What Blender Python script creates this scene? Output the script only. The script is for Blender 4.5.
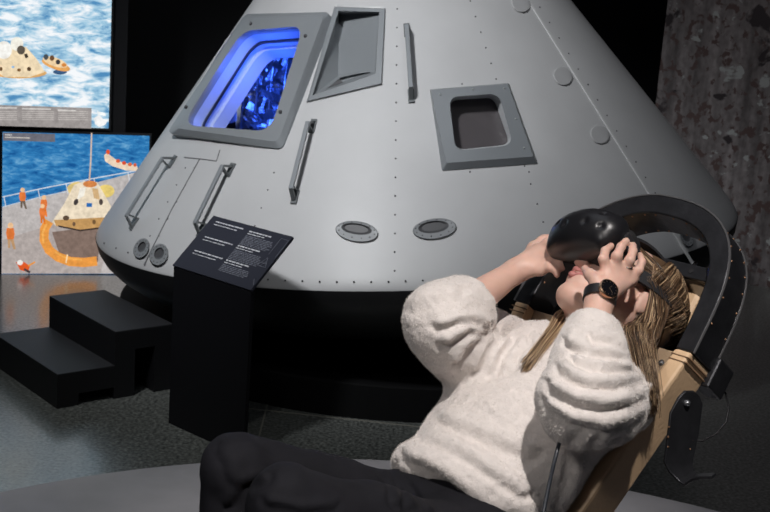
import bpy, math, random
import numpy as np
from mathutils import Matrix, Vector, noise
for o in list(bpy.data.objects): bpy.data.objects.remove(o)
S = bpy.context.scene
COL = S.collection
rnd = random.Random(7)
PI = math.pi

# ------------------------------------------------------------------ camera
FPX = 1200.0
PHI, ROLL, CH = math.radians(12.3), math.radians(4.1), 1.85
FW = np.array([0, math.cos(PHI), -math.sin(PHI)])
U0 = np.array([0, math.sin(PHI), math.cos(PHI)]); R0 = np.array([1., 0, 0])
CU = math.cos(ROLL) * U0 - math.sin(ROLL) * R0
CR = math.cos(ROLL) * R0 + math.sin(ROLL) * U0
CP = np.array([0, 0, CH])
cam = bpy.data.cameras.new('camera'); camo = bpy.data.objects.new('camera', cam); COL.objects.link(camo)
cam.sensor_width = 36; cam.lens = 36 * FPX / 770
m = Matrix.Identity(4)
for i in range(3):
    m[i][0] = CR[i]; m[i][1] = CU[i]; m[i][2] = -FW[i]; m[i][3] = CP[i]
camo.matrix_world = m
cam.dof.use_dof = True; cam.dof.focus_distance = 2.7; cam.dof.aperture_fstop = 14
cam.clip_start = .05
S.camera = camo

# ------------------------------------------------------------------ world, exposure, lights
S.view_settings.view_transform = 'Standard'; S.view_settings.look = 'None'
S.view_settings.gamma = 1; S.view_settings.exposure = 0.0
W_ = bpy.data.worlds.new('gallery_air'); S.world = W_; W_.use_nodes = True
W_.node_tree.nodes['Background'].inputs[0].default_value = (.75, .82, 1, 1)
W_.node_tree.nodes['Background'].inputs[1].default_value = .012

def nv(v): v = np.array(v, float); return v / np.linalg.norm(v)
def fc(v): return v[0] * CR - v[1] * CU + v[2] * FW          # camera axes (right, down, forward) to world
def ray(x, y): return (x - 385) / FPX * CR - (y - 256) / FPX * CU + FW
def P(x, y, z): return CP + z * ray(x, y)
def fl(x, y, Z=0.):
    d = ray(x, y); return CP + d * (Z - CH) / d[2]

def spot(loc, target, power, color, size_deg, blend=.5, rad=.1):  # gallery spots, plus the added fill and floor lamps
    l = bpy.data.lights.new('spot_light', 'SPOT'); l.energy = power; l.color = color
    l.spot_size = math.radians(size_deg); l.spot_blend = blend; l.shadow_soft_size = rad
    o = bpy.data.objects.new('spot_light', l); COL.objects.link(o); o.location = loc
    o.rotation_euler = (Vector(target) - Vector(loc)).to_track_quat('-Z', 'Y').to_euler(); return o
def area(loc, target, power, color, sx, sy):
    l = bpy.data.lights.new('ceiling_softlight', 'AREA'); l.shape = 'RECTANGLE'; l.size = sx; l.size_y = sy
    l.energy = power; l.color = color
    o = bpy.data.objects.new('ceiling_softlight', l); COL.objects.link(o); o.location = loc
    o.rotation_euler = (Vector(target) - Vector(loc)).to_track_quat('-Z', 'Y').to_euler(); return o

PERSON_AT = P(560, 380, 2.15)
KEYDIR = nv(fc([.07, -.74, -.67]))
spot(tuple(PERSON_AT + KEYDIR * 3.0), tuple(PERSON_AT), 285, (1, .94, .905), 36, .5, .035)          # key on the rider
spot((-1.9, 2.2, 4.8), (-.45, 5.9, 1.4), 840, (.97, .985, 1), 44, .9, .25)                           # wash on the capsule's left flank
spot((1.4, 1.2, 4.8), (.5, 5.9, 1.4), 75, (.97, .985, 1), 50, 1, .3)                             # weaker wash to the right
spot((-1.7, 3.6, 4.6), (-1.55, 4.2, 0), 170, (1, 1, .95), 40, 1, .1)                              # pool on the floor at left
spot((2.6, 5.2, 4.6), (3.0, 8.3, 1.6), 115, (1, .97, .96), 60, 1, .2)                             # mural wall
area((-.6, 3.2, 4.8), (0, 3.0, 0), 11, (.85, .9, 1), 3, 2)
spot((-.2, 2.6, 4.6), (-.15, 4.75, 0), 60, (1, 1, .95), 20, .8, .1)                           # added lamp to brighten the floor before the plinth
spot((-1.6, -.6, 3.4), tuple(PERSON_AT), 100, (1, .96, .93), 30, .8, .25)                       # added soft fill from front left, lifts the rider's shadows

# ------------------------------------------------------------------ helpers
MATS = {}
def mat(name, col, rough=.5, metal=0., bump=0., bscale=200., var=0., vscale=20., coat=0., sheen=0., spec=.5):
    if name in MATS: return MATS[name]
    M = bpy.data.materials.new(name); M.use_nodes = True; nt = M.node_tree; b = nt.nodes['Principled BSDF']
    b.inputs['Base Color'].default_value = (*col, 1); b.inputs['Roughness'].default_value = rough
    b.inputs['Metallic'].default_value = metal; b.inputs['Coat Weight'].default_value = coat
    b.inputs['Sheen Weight'].default_value = sheen; b.inputs['Specular IOR Level'].default_value = spec
    tc = nt.nodes.new('ShaderNodeTexCoord')
    if var:
        n = nt.nodes.new('ShaderNodeTexNoise'); n.inputs['Scale'].default_value = vscale; n.inputs['Detail'].default_value = 6
        nt.links.new(tc.outputs['Object'], n.inputs['Vector'])
        r = nt.nodes.new('ShaderNodeValToRGB')
        r.color_ramp.elements[0].position = .3; r.color_ramp.elements[1].position = .7
        r.color_ramp.elements[0].color = (*[max(0, c * (1 - var)) for c in col], 1)
        r.color_ramp.elements[1].color = (*[min(1, c * (1 + var)) for c in col], 1)
        nt.links.new(n.outputs['Fac'], r.inputs[0]); nt.links.new(r.outputs[0], b.inputs['Base Color'])
    if bump:
        n2 = nt.nodes.new('ShaderNodeTexNoise'); n2.inputs['Scale'].default_value = bscale; n2.inputs['Detail'].default_value = 4
        nt.links.new(tc.outputs['Object'], n2.inputs['Vector'])
        bp = nt.nodes.new('ShaderNodeBump'); bp.inputs['Strength'].default_value = bump; bp.inputs['Distance'].default_value = .002
        nt.links.new(n2.outputs['Fac'], bp.inputs['Height']); nt.links.new(bp.outputs[0], b.inputs['Normal'])
    MATS[name] = M; return M
def emit(name, col, st=1.):
    if name in MATS: return MATS[name]
    M = bpy.data.materials.new(name); M.use_nodes = True; nt = M.node_tree; nt.nodes.clear()
    e = nt.nodes.new('ShaderNodeEmission'); e.inputs[0].default_value = (*col, 1); e.inputs[1].default_value = st
    o = nt.nodes.new('ShaderNodeOutputMaterial'); nt.links.new(e.outputs[0], o.inputs[0]); MATS[name] = M; return M
def s2l(r, g, b): return tuple(((c / 255) / 12.92 if c / 255 < .04045 else ((c / 255 + .055) / 1.055) ** 2.4) for c in (r, g, b))

class MB:
    def __init__(s): s.v = []; s.f = []; s.m = []; s.n = 0
    def add(s, V, F, mi=0):
        V = np.asarray(V, float).reshape(-1, 3); s.v.append(V)
        for f in F: s.f.append([i + s.n for i in f]); s.m.append(mi)
        s.n += len(V); return s
    def loft(s, loops, mi=0, cap0=False, cap1=False, closed=True):
        n = len(loops[0]); V = np.concatenate([np.array(l, float) for l in loops]); F = []
        for k in range(len(loops) - 1):
            for i in range(n if closed else n - 1):
                j = (i + 1) % n; F.append([k * n + i, k * n + j, (k + 1) * n + j, (k + 1) * n + i])
        if cap0: F.append(list(range(n))[::-1])
        if cap1: F.append([(len(loops) - 1) * n + i for i in range(n)])
        return s.add(V, F, mi)
    def hexa(s, b, t, mi=0):      # bottom 4 points, top 4 points
        return s.loft([b, t], mi, True, True)
    def box(s, o, ax, ay, az, mi=0):   # centre, three half-extent vectors
        o, ax, ay, az = map(np.array, (o, ax, ay, az))
        return s.hexa([o - ax - ay - az, o + ax - ay - az, o + ax + ay - az, o - ax + ay - az],
                      [o - ax - ay + az, o + ax - ay + az, o + ax + ay + az, o - ax + ay + az], mi)
    def tube(s, pts, r, n=8, mi=0, cap=True, flat=None):
        pts = np.array(pts, float); K = len(pts); rr = r if hasattr(r, '__len__') else [r] * K
        up = None; loops = []
        for k in range(K):
            t = nv(pts[min(k + 1, K - 1)] - pts[max(k - 1, 0)])
            if up is None: up = nv(np.cross(t, [0.3, 0.2, 1]))
            up = nv(up - t * (up @ t)); sd = np.cross(t, up)
            loops.append([pts[k] + rr[k] * (math.cos(a) * up + math.sin(a) * sd) for a in np.linspace(0, 2 * PI, n + 1)[:-1]])
        return s.loft(loops, mi, cap, cap)
    def ball(s, c, r, n=8, mi=0, ax=None):
        ax = np.eye(3) if ax is None else np.array(ax); rr = np.array(r if hasattr(r, '__len__') else [r] * 3)
        loops = []
        for i in range(n + 1):
            th = PI * i / n; z = math.cos(th); q = max(math.sin(th), 1e-3)
            loops.append([np.array(c) + (np.array([q * math.cos(p), q * math.sin(p), z]) * rr) @ ax for p in np.linspace(0, 2 * PI, 2 * n + 1)[:-1]])
        return s.loft(loops, mi, True, True)
    def build(s, name, mats, parent=None, smooth=False, bevel=0, loc=None):
        off = np.array(parent['_w'] if parent is not None else (loc if loc is not None else (0, 0, 0)), float)
        V = np.concatenate(s.v) - off; me = bpy.data.meshes.new(name)
        me.from_pydata(V.tolist(), [], s.f)
        mats = mats if isinstance(mats, (list, tuple)) else [mats]
        for q in mats: me.materials.append(q)
        me.polygons.foreach_set('material_index', s.m)
        me.update()
        import bmesh as bmm
        bm = bmm.new(); bm.from_mesh(me); bmm.ops.remove_doubles(bm, verts=bm.verts, dist=1e-6)
        bmm.ops.recalc_face_normals(bm, faces=bm.faces); bm.to_mesh(me); bm.free()
        if smooth: me.polygons.foreach_set('use_smooth', [True] * len(me.polygons))
        o = bpy.data.objects.new(name, me); COL.objects.link(o)
        if parent is not None: o.parent = parent; o['_w'] = parent['_w']
        else: o.location = off; o['_w'] = off.tolist()
        if bevel:
            b = o.modifiers.new('bevel', 'BEVEL'); b.width = bevel; b.segments = 2; b.limit_method = 'ANGLE'
        if smooth == 'auto':
            me.set_sharp_from_angle(angle=math.radians(24))
        if parent is not None and parent.parent is None and parent.type == 'EMPTY':   # part: local coordinates already relative to the thing
            pass
        elif parent is not None:
            pass
        return o

def thing(name, label, cat, loc, group=None):
    o = bpy.data.objects.new(name, None); COL.objects.link(o); o.location = loc; o.empty_display_size = .1
    o['label'] = label; o['category'] = cat; o['_w'] = [float(c) for c in loc]
    if group: o['group'] = group
    return o
def struct(o): o['kind'] = 'structure'; return o

# --- signed distance fields -> one continuous surface (surface nets on a sparse grid)
def rc(p0, r0, p1, r1):
    p0 = np.array(p0, float); p1 = np.array(p1, float); d = p1 - p0; L2 = d @ d
    def f(X):
        t = np.clip(((X - p0) @ d) / L2, 0, 1)
        return np.linalg.norm(X - p0 - t[:, None] * d, axis=1) - (r0 + (r1 - r0) * t)
    return f
def ell(c, r, ax=None):
    c = np.array(c, float); r = np.array(r, float); ax = np.eye(3) if ax is None else np.array(ax)
    def f(X):
        Y = (X - c) @ ax.T; k0 = np.linalg.norm(Y / r, axis=1); k1 = np.linalg.norm(Y / (r * r), axis=1)
        return k0 * (k0 - 1) / np.maximum(k1, 1e-9)
    return f
def rbox(c, h, rad, ax=None):
    c = np.array(c, float); h = np.array(h, float) - rad; ax = np.eye(3) if ax is None else np.array(ax)
    def f(X):
        q = np.abs((X - c) @ ax.T) - h
        return np.linalg.norm(np.maximum(q, 0), axis=1) + np.minimum(q.max(1), 0) - rad
    return f
def field(prims, subs=()):
    # prims: (function, blend radius)
    def F(X):
        d = np.full(len(X), 10.)
        for f, k in prims:
            e = f(X)
            if k > 0:
                h = np.maximum(k - np.abs(d - e), 0) / k; d = np.minimum(d, e) - h * h * k * .25
            else: d = np.minimum(d, e)
        for f, k in subs:
            e = -f(X)
            h = np.maximum(k - np.abs(d - e), 0) / k; d = np.maximum(d, e) + h * h * k * .25
        return d
    return F
def nets(F, lo, hi, vox, nb=20):
    lo = np.array(lo, float); hi = np.array(hi, float)
    N = np.ceil((hi - lo) / vox).astype(int) + 1; NB = (N + nb - 1) // nb
    rad = nb * vox * .5 * 1.8
    B = np.stack(np.meshgrid(*[np.arange(k) for k in NB], indexing='ij'), -1).reshape(-1, 3)
    dc = F(lo + (B + .5) * nb * vox); B = B[np.abs(dc) < rad * 1.35 + .004]
    g = np.stack(np.meshgrid(*[np.arange(nb + 1)] * 3, indexing='ij'), -1)
    keys = []; verts = []; quads = []; M = np.int64(1 << 20)
    key = lambda I: (I[..., 0].astype(np.int64) * M + I[..., 1]) * M + I[..., 2]
    for b in B:
        base = b * nb; I = g + base; X = lo + I.reshape(-1, 3) * vox
        D = F(X).reshape(nb + 1, nb + 1, nb + 1); sg = D < 0
        if sg.all() or not sg.any(): continue
        c = np.zeros((nb,) * 3, int); acc = np.zeros((nb, nb, nb, 3)); cnt = np.zeros((nb,) * 3)
        for ax in range(3):
            o1, o2 = [a for a in range(3) if a != ax]
            for i in (0, 1):
                for j in (0, 1):
                    s0 = [slice(0, nb)] * 3; s0[o1] = slice(i, nb + i); s0[o2] = slice(j, nb + j); s1 = list(s0); s1[ax] = slice(1, nb + 1)
                    d0 = D[tuple(s0)]; d1 = D[tuple(s1)]; cr = (d0 < 0) != (d1 < 0)
                    t = np.where(cr, d0 / np.where(cr, d0 - d1, 1), 0)
                    pt = np.zeros((nb, nb, nb, 3)); pt[..., ax] = t; pt[..., o1] = i; pt[..., o2] = j
                    acc += pt * cr[..., None]; cnt += cr
            # quads on edges whose start lies in this block
            s0 = [slice(0, nb)] * 3; s1 = list(s0); s1[ax] = slice(1, nb + 1)
            a = sg[tuple(s0)]; e = sg[tuple(s1)]; cr = np.argwhere(a != e)
            if len(cr):
                fl_ = a[tuple(cr.T)]; Q = cr + base; u = np.zeros(3, int); v = np.zeros(3, int); u[(ax + 1) % 3] = 1; v[(ax + 2) % 3] = 1
                q = np.stack([key(Q - u - v), key(Q - v), key(Q), key(Q - u)], 1)
                q[~fl_] = q[~fl_][:, ::-1]; quads.append(q)
        act = np.argwhere(cnt > 0)
        if len(act):
            p = acc[tuple(act.T)] / cnt[tuple(act.T)][:, None]
            verts.append(lo + (act + base + p) * vox); keys.append(key(act + base))
    K = np.concatenate(keys); V = np.concatenate(verts); Q = np.concatenate(quads)
    o = np.argsort(K); K = K[o]; V = V[o]; idx = np.searchsorted(K, Q); idx = np.minimum(idx, len(K) - 1)
    ok = (K[idx] == Q).all(1); return V, idx[ok]
def smoothv(V, Q, it=2, lam=.5):
    E = np.concatenate([Q[:, [0, 1]], Q[:, [1, 2]], Q[:, [2, 3]], Q[:, [3, 0]]])
    for _ in range(it):
        s = np.zeros_like(V); c = np.zeros(len(V))
        for a, b in ((0, 1), (1, 0)):
            for k in range(3): s[:, k] += np.bincount(E[:, a], V[E[:, b], k], len(V))
            c += np.bincount(E[:, a], minlength=len(V))
        V = V + lam * (s / np.maximum(c, 1)[:, None] - V)
    return V
def vnormals(V, Q):
    n = np.cross(V[Q[:, 2]] - V[Q[:, 0]], V[Q[:, 3]] - V[Q[:, 1]]); N = np.zeros_like(V)
    for c in range(4):
        for k in range(3): N[:, k] += np.bincount(Q[:, c], n[:, k], len(V))
    return N / np.maximum(np.linalg.norm(N, axis=1), 1e-12)[:, None]
def meshobj(name, V, Q, mats, parent=None, loc=None, matidx=None):
    off = np.array(parent['_w'] if parent is not None else (loc if loc is not None else (0, 0, 0)), float)
    me = bpy.data.meshes.new(name); me.from_pydata((V - off).tolist(), [], Q.tolist() if hasattr(Q, 'tolist') else Q)
    for q in (mats if isinstance(mats, (list, tuple)) else [mats]): me.materials.append(q)
    me.polygons.foreach_set('use_smooth', [True] * len(me.polygons))
    if matidx is not None: me.polygons.foreach_set('material_index', matidx)
    o = bpy.data.objects.new(name, me); COL.objects.link(o)
    if parent is not None: o.parent = parent
    else: o.location = off
    o['_w'] = off.tolist(); return o

# ------------------------------------------------------------------ room
def mat_floor():
    M = mat('stone_floor', (.05, .055, .055), .4, 0); nt = M.node_tree; b = nt.nodes['Principled BSDF']
    tc = nt.nodes.new('ShaderNodeTexCoord')
    n = nt.nodes.new('ShaderNodeTexVoronoi'); n.inputs['Scale'].default_value = 110
    n2 = nt.nodes.new('ShaderNodeTexNoise'); n2.inputs['Scale'].default_value = 70; n2.inputs['Detail'].default_value = 5
    n3 = nt.nodes.new('ShaderNodeTexNoise'); n3.inputs['Scale'].default_value = 1.5; n3.inputs['Detail'].default_value = 3
    for q in (n, n2, n3): nt.links.new(tc.outputs['Object'], q.inputs['Vector'])
    r = nt.nodes.new('ShaderNodeValToRGB'); e = r.color_ramp.elements
    e[0].position = .36; e[0].color = (.06, .065, .062, 1); e[1].position = .70; e[1].color = (.29, .305, .285, 1)
    nt.links.new(n2.outputs['Fac'], r.inputs[0])
    r2 = nt.nodes.new('ShaderNodeValToRGB'); r2.color_ramp.elements[0].color = (.35, .35, .35, 1); r2.color_ramp.elements[1].position = .9
    nt.links.new(n.outputs['Color'], r2.inputs[0])
    mx = nt.nodes.new('ShaderNodeMix'); mx.data_type = 'RGBA'; mx.blend_type = 'MULTIPLY'; mx.inputs[0].default_value = .7
    nt.links.new(r.outputs[0], mx.inputs[6]); nt.links.new(r2.outputs[0], mx.inputs[7]); nt.links.new(mx.outputs[2], b.inputs['Base Color'])
    ma = nt.nodes.new('ShaderNodeMapRange'); ma.inputs[3].default_value = .22; ma.inputs[4].default_value = .42
    nt.links.new(n3.outputs['Fac'], ma.inputs[0]); nt.links.new(ma.outputs[0], b.inputs['Roughness'])
    b.inputs['Specular IOR Level'].default_value = .9; b.inputs['Coat Weight'].default_value = .55; b.inputs['Coat Roughness'].default_value = .16; b.inputs['Coat IOR'].default_value = 1.7
    return M
mb = MB(); mb.hexa([(-5, -1.5, -.1), (6, -1.5, -.1), (6, 11, -.1), (-5, 11, -.1)], [(-5, -1.5, 0), (6, -1.5, 0), (6, 11, 0), (-5, 11, 0)])
floor = struct(mb.build('floor', mat_floor()))
# brass joint strips in the floor
brass = mat('floor_joint', (.32, .31, .27), .35, .3)
for n_, (a_, b_) in enumerate([(fl(268, 402), fl(262, 425)), (fl(262, 410), fl(420, 427))]):
    a_, b_ = np.array(a_), np.array(b_); d = nv(b_ - a_); a2 = a_ - d * (.3 if n_ else .02); b2 = b_ + d * .8; s_ = np.cross(d, [0, 0, 1]) * .0035
    mb = MB(); mb.hexa([a2 - s_, b2 - s_, b2 + s_, a2 + s_], [q + np.array([0, 0, .002]) for q in (a2 - s_, b2 - s_, b2 + s_, a2 + s_)])
    struct(mb.build('trim_%d' % (n_ + 1), brass))

black = mat('matte_black', (.010, .010, .012), .6, var=.15)
wallm = mat('charcoal_wall', (.016, .016, .018), .8, bump=.2, bscale=60)
wallblk = mat('black_drape_wall', (.006, .006, .008), .85)
# screen wall
YAW = math.radians(16); WD = np.array([math.cos(YAW), math.sin(YAW), 0]); WN = np.array([math.sin(YAW), -math.cos(YAW), 0])
WP = np.array([-2.3, 7.22, 0])
def wp(x, y, off=0.):
    d = ray(x, y); p0 = WP + WN * off; return CP + d * (((p0 - CP) @ WN) / (d @ WN))
a_ = WP - WD * 2.6 - WN * .02; b_ = wp(127, 60, -.02); b_[2] = 0; zt = np.array([0, 0, 4.])
b_ = a_ + WD * ((b_ - a_) @ WD)
mb = MB(); mb.hexa([a_, b_, b_ - WN * .2, a_ - WN * .2], [q + zt for q in (a_, b_, b_ - WN * .2, a_ - WN * .2)])
struct(mb.build('wall_left', wallblk))
mb = MB(); b2 = wp(120, 60, -1.4); b2[2] = 0; c_ = b2 + WD * 1.9
mb.hexa([b2, c_, c_ - WN * .14, b2 - WN * .14], [q + zt for q in (b2, c_, c_ - WN * .14, b2 - WN * .14)])
struct(mb.build('wall_centre', wallm))
mb = MB(); mb.hexa([(-3, 10.6, 0), (6, 10.6, 0), (6, 10.8, 0), (-3, 10.8, 0)], [(-3, 10.6, 4), (6, 10.6, 4), (6, 10.8, 4), (-3, 10.8, 4)])
struct(mb.build('wall_back', wallblk))

# mural wall on the right
def mat_mural():
    M = bpy.data.materials.new('mural_print'); M.use_nodes = True; nt = M.node_tree; b = nt.nodes['Principled BSDF']
    tc = nt.nodes.new('ShaderNodeTexCoord'); L = nt.links.new
    def mp(sc):
        q = nt.nodes.new('ShaderNodeMapping'); q.inputs['Scale'].default_value = sc; L(tc.outputs['Object'], q.inputs[0]); return q
    def ns(sc, scale, det=5, dist=0.):
        q = nt.nodes.new('ShaderNodeTexNoise'); q.inputs['Scale'].default_value = scale; q.inputs['Detail'].default_value = det
        q.inputs['Distortion'].default_value = dist; L(mp(sc).outputs[0], q.inputs['Vector']); return q
    def ramp(n, *st):
        r = nt.nodes.new('ShaderNodeValToRGB'); e = r.color_ramp.elements
        while len(e) < len(st): e.new(.5)
        for k, (p, c) in enumerate(st): e[k].position = p; e[k].color = (*c, 1)
        L(n.outputs['Fac'], r.inputs[0]); return r
    st = ramp(ns((9, 9, .7), 1.5, 4), (.3, s2l(92, 87, 88)), (.7, s2l(150, 144, 145)))
    bl = ramp(ns((1, 1, 1), 5.0, 7, .5), (.605, (0, 0, 0)), (.64, (1, 1, 1)))
    sp = ramp(ns((1, 1, .8), 19, 7, .3), (.545, (0, 0, 0)), (.60, (1, 1, 1)))
    wh = ramp(ns((1, 1, 1.2), 8.1, 6, .3), (.63, (0, 0, 0)), (.66, (1, 1, 1)))
    def mix(f, a, bc):
        x = nt.nodes.new('ShaderNodeMix'); x.data_type = 'RGBA'; L(f.outputs[0], x.inputs[0]); L(a, x.inputs[6]); x.inputs[7].default_value = (*bc, 1); return x.outputs[2]
    fi = ramp(ns((1, 1, .6), 30, 6), (.35, (.62, .6, .6)), (.65, (1, 1, 1)))
    mm = nt.nodes.new('ShaderNodeMix'); mm.data_type = 'RGBA'; mm.blend_type = 'MULTIPLY'; mm.inputs[0].default_value = 1; L(st.outputs[0], mm.inputs[6]); L(fi.outputs[0], mm.inputs[7])
    c = mix(sp, mm.outputs[2], s2l(84, 66, 64)); c = mix(wh, c, s2l(165, 168, 168)); c = mix(bl, c, s2l(44, 36, 40))
    L(c, b.inputs['Base Color']); b.inputs['Roughness'].default_value = .6; return M
e0 = P(655, 109, 8.6); e0[2] = 0; md = nv([1, -.35, 0]); mn = np.array([md[1], -md[0], 0])
e1 = e0 + md * 2.6
mb = MB(); mb.hexa([e0, e1, e1 - mn * .15, e0 - mn * .15], [q + zt for q in (e0, e1, e1 - mn * .15, e0 - mn * .15)])
struct(mb.build('wall_right', mat_mural()))

# round platform
mb = MB(); pc = np.array([.2, 1.97, 0]); pr_ = 2.14
ring = lambda r, z: [pc + np.array([r * math.cos(t), r * math.sin(t), z]) for t in np.linspace(0, 2 * PI, 129)[:-1]]
mb.loft([ring(pr_, .0), ring(pr_, .192), ring(pr_ - .008, .2)], 0, True, True)
plat = mb.build('round_platform', mat('platform_grey', (.44, .435, .46), .75, bump=.4, bscale=500, var=.06, vscale=8), loc=pc)
plat['label'] = 'large round light grey platform under the reclining chair'; plat['category'] = 'platform'

# ------------------------------------------------------------------ picture screens
def mat_sea(name, c0, c1, c2, sc, p=(.36, .5, .66), st=1.):
    M = bpy.data.materials.new(name); M.use_nodes = True; nt = M.node_tree; nt.nodes.clear(); L = nt.links.new
    tc = nt.nodes.new('ShaderNodeTexCoord'); mp = nt.nodes.new('ShaderNodeMapping'); mp.inputs['Scale'].default_value = (1, 1, 2.8)
    mp.inputs['Rotation'].default_value = (0, .12, 0)
    n = nt.nodes.new('ShaderNodeTexNoise'); n.inputs['Scale'].default_value = sc; n.inputs['Detail'].default_value = 7; n.inputs['Roughness'].default_value = .62; n.inputs['Distortion'].default_value = .5
    L(tc.outputs['Object'], mp.inputs[0]); L(mp.outputs[0], n.inputs['Vector'])
    r = nt.nodes.new('ShaderNodeValToRGB'); e = r.color_ramp.elements; e.new(.5)
    for k, c in enumerate((c0, c1, c2)): e[k].position = p[k]; e[k].color = (*c, 1)
    L(n.outputs['Fac'], r.inputs[0]); em = nt.nodes.new('ShaderNodeEmission'); em.inputs[1].default_value = st
    L(r.outputs[0], em.inputs[0]); o = nt.nodes.new('ShaderNodeOutputMaterial'); L(em.outputs[0], o.inputs[0]); return M
ES = 1.0
def pm(r, g, b):
    nm = 'backlit_%d_%d_%d' % (r, g, b); new = nm not in MATS; M = emit(nm, s2l(r, g, b), ES)
    if new:
        nt = M.node_tree; e = [n for n in nt.nodes if n.type == 'EMISSION'][0]; tc = nt.nodes.new('ShaderNodeTexCoord'); n = nt.nodes.new('ShaderNodeTexNoise')
        n.inputs['Scale'].default_value = 32; n.inputs['Detail'].default_value = 6; n.inputs['Roughness'].default_value = .7; nt.links.new(tc.outputs['Object'], n.inputs['Vector'])
        rp = nt.nodes.new('ShaderNodeValToRGB'); rp.color_ramp.elements[0].position = .36; rp.color_ramp.elements[1].position = .62
        c = s2l(r, g, b); rp.color_ramp.elements[0].color = (*[q * .80 for q in c], 1); rp.color_ramp.elements[1].color = (*[min(1, q * 1.10) for q in c], 1)
        nt.links.new(n.outputs['Fac'], rp.inputs[0]); nt.links.new(rp.outputs[0], e.inputs[0])
    return M
def slab(mb, pts, o0, o1, mi=0):
    mb.loft([[wp(x, y, o0) for x, y in pts], [wp(x, y, o1) for x, y in pts]], mi, True, True)
def oval(x, y, rx, ry, n=16, rot=0, a0=0, a1=2 * PI):
    c, s = math.cos(rot), math.sin(rot)
    return [(x + rx * math.cos(t) * c - ry * math.sin(t) * s, y + rx * math.cos(t) * s + ry * math.sin(t) * c) for t in np.linspace(a0, a1, n + 1)[:-1]]
def pic(name, parent, layers, base=.034):
    """flat printed shapes: list of (polygon, colour)"""
    mb = MB(); ms = []; 
    for k, (pts, col) in enumerate(layers):
        m_ = pm(*col)
        if m_ not in ms: ms.append(m_)
        slab(mb, pts, base - .001, base + .0008 + .00035 * k, ms.index(m_))
    return mb.build(name, ms, parent)
def band(pts, w):
    """thick polyline polygon in the picture"""
    pts = [np.array(p, float) for p in pts]; up = []; dn = []
    for i, p in enumerate(pts):
        t = nv(pts[min(i + 1, len(pts) - 1)] - pts[max(i - 1, 0)]); n = np.array([-t[1], t[0]]) * w / 2
        up.append(tuple(p + n)); dn.append(tuple(p - n))
    return up + dn[::-1]
def screen(name, label, quad, sea, seaq):
    c = wp(*quad[3], .0)
    t = thing(name, label, 'screen', c)
    mb = MB(); q = [(quad[0][0] - 3, quad[0][1] - 2.5), (quad[1][0] + 2, quad[1][1] - 2.5), (quad[2][0] + 2, quad[2][1] + 2), (quad[3][0] - 3, quad[3][1] + 2)]
    slab(mb, q, .0, .03); mb.build('screen_housing', black, t)
    mb = MB(); slab(mb, seaq, .028, .033); mb.build('sea_picture', sea, t); return t
sea1 = mat_sea('sea_print_pale', s2l(80, 140, 188), s2l(162, 203, 226), s2l(246, 249, 252), 7.5, (.34, .46, .6), 1.0)
Q1 = [(-170, -110), (114.2, -104), (108.6, 128.4), (-170, 118.3)]
top = screen('large_picture_screen', 'upper backlit picture of a space capsule afloat on pale blue sea', Q1, sea1, Q1)
pic('floating_capsule_picture', top, [
    (oval(20, 73, 27, 5.5), (226, 176, 112)), ([(-8, 70), (2, 52), (10, 45), (26, 47), (36, 58), (45, 72), (30, 77), (5, 77)], (243, 222, 186)),
    (oval(4, 50, 8, 9), (252, 248, 240)), (oval(17, 44, 6.5, 7), (250, 244, 232)), (oval(21, 50, 4.2, 4.5), (96, 88, 78)),
    ([(24, 54), (27, 53.5), (28.5, 57), (25.5, 58.5)], (70, 62, 52)), (oval(1, 69, 1.6, 2.2, 8), (110, 80, 50)), (oval(19, 70, 2, 1.7, 8), (130, 96, 60)), (oval(29, 69, 2.2, 2.2, 8), (90, 70, 50)), (oval(13, 67, 1.6, 1.3, 8), (150, 186, 220))])
pic('life_raft_picture', top, [
    (oval(60, 72, 7, 2.6), (60, 92, 130)), (oval(56, 65, 15, 4.6, rot=.32), (232, 168, 96)), (oval(55, 62, 13, 4.4, rot=.32), (244, 214, 170)),
    (oval(46, 57, 2.6, 3, 8), (74, 82, 88)), (oval(52, 58, 2.4, 3, 8), (112, 80, 56)), (oval(58, 62, 2.4, 2.6, 8), (60, 60, 64)), (oval(64, 65, 2.6, 2, 8), (220, 140, 70))])
pic('caption_bar', top, [([(-60, 103), (91.5, 108), (91.5, 128.5), (-60, 124)], (158, 152, 150))] +
    [([(x0, y0), (x1, y0 + .5), (x1, y0 + 1 + .5), (x0, y0 + 1)], (226, 222, 218)) for x0, x1, y0 in ((-30, 17, 107), (22, 51, 108.2), (58, 76, 109.6))] +
    [([(x0, y0), (x1, y0 + .4), (x1, y0 + 1.1), (x0, y0 + .7)], (196, 190, 186)) for x0, x1 in ((-30, 17), (22, 54), (58, 88)) for y0 in (111, 113, 115, 117, 119)])
pic('foam_patch_picture', top, [([(94, 118), (99, 115), (103, 119), (108, 120), (105, 125), (99, 127), (95, 124)], (250, 252, 252)), ([(97, 111), (105, 113), (106, 116), (98, 115)], (240, 247, 248))])
sea2 = mat_sea('sea_print_deep', s2l(22, 86, 150), s2l(52, 130, 190), s2l(130, 188, 224), 13, (.32, .52, .76), .95)
Q2 = [(2.6, 131.8), (149.5, 135.8), (146, 273.8), (1.6, 273.8)]
low = screen('small_picture_screen', 'lower backlit picture of crew recovering a space capsule on a ship deck', Q2, sea2,
             Q2)
deck = [([(2.2, 207.5), (140, 171), (148.5, 176), (146, 273.6), (1.6, 273.6)], (190, 184, 182)),
        ([(2.2, 240), (60, 222), (110, 240), (100, 273.5), (2, 273.5)], (178, 168, 164)),
        ([(52, 232), (100, 226), (98, 262), (60, 256)], (132, 112, 102))]
pic('ship_deck_picture', low, deck)
rail = [(band([(2.4, 197), (44, 188), (96, 178), (140, 170)], 1.1), (208, 216, 226)), (band([(2.4, 207), (44, 196), (96, 186)], .9), (196, 206, 218))]
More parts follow.
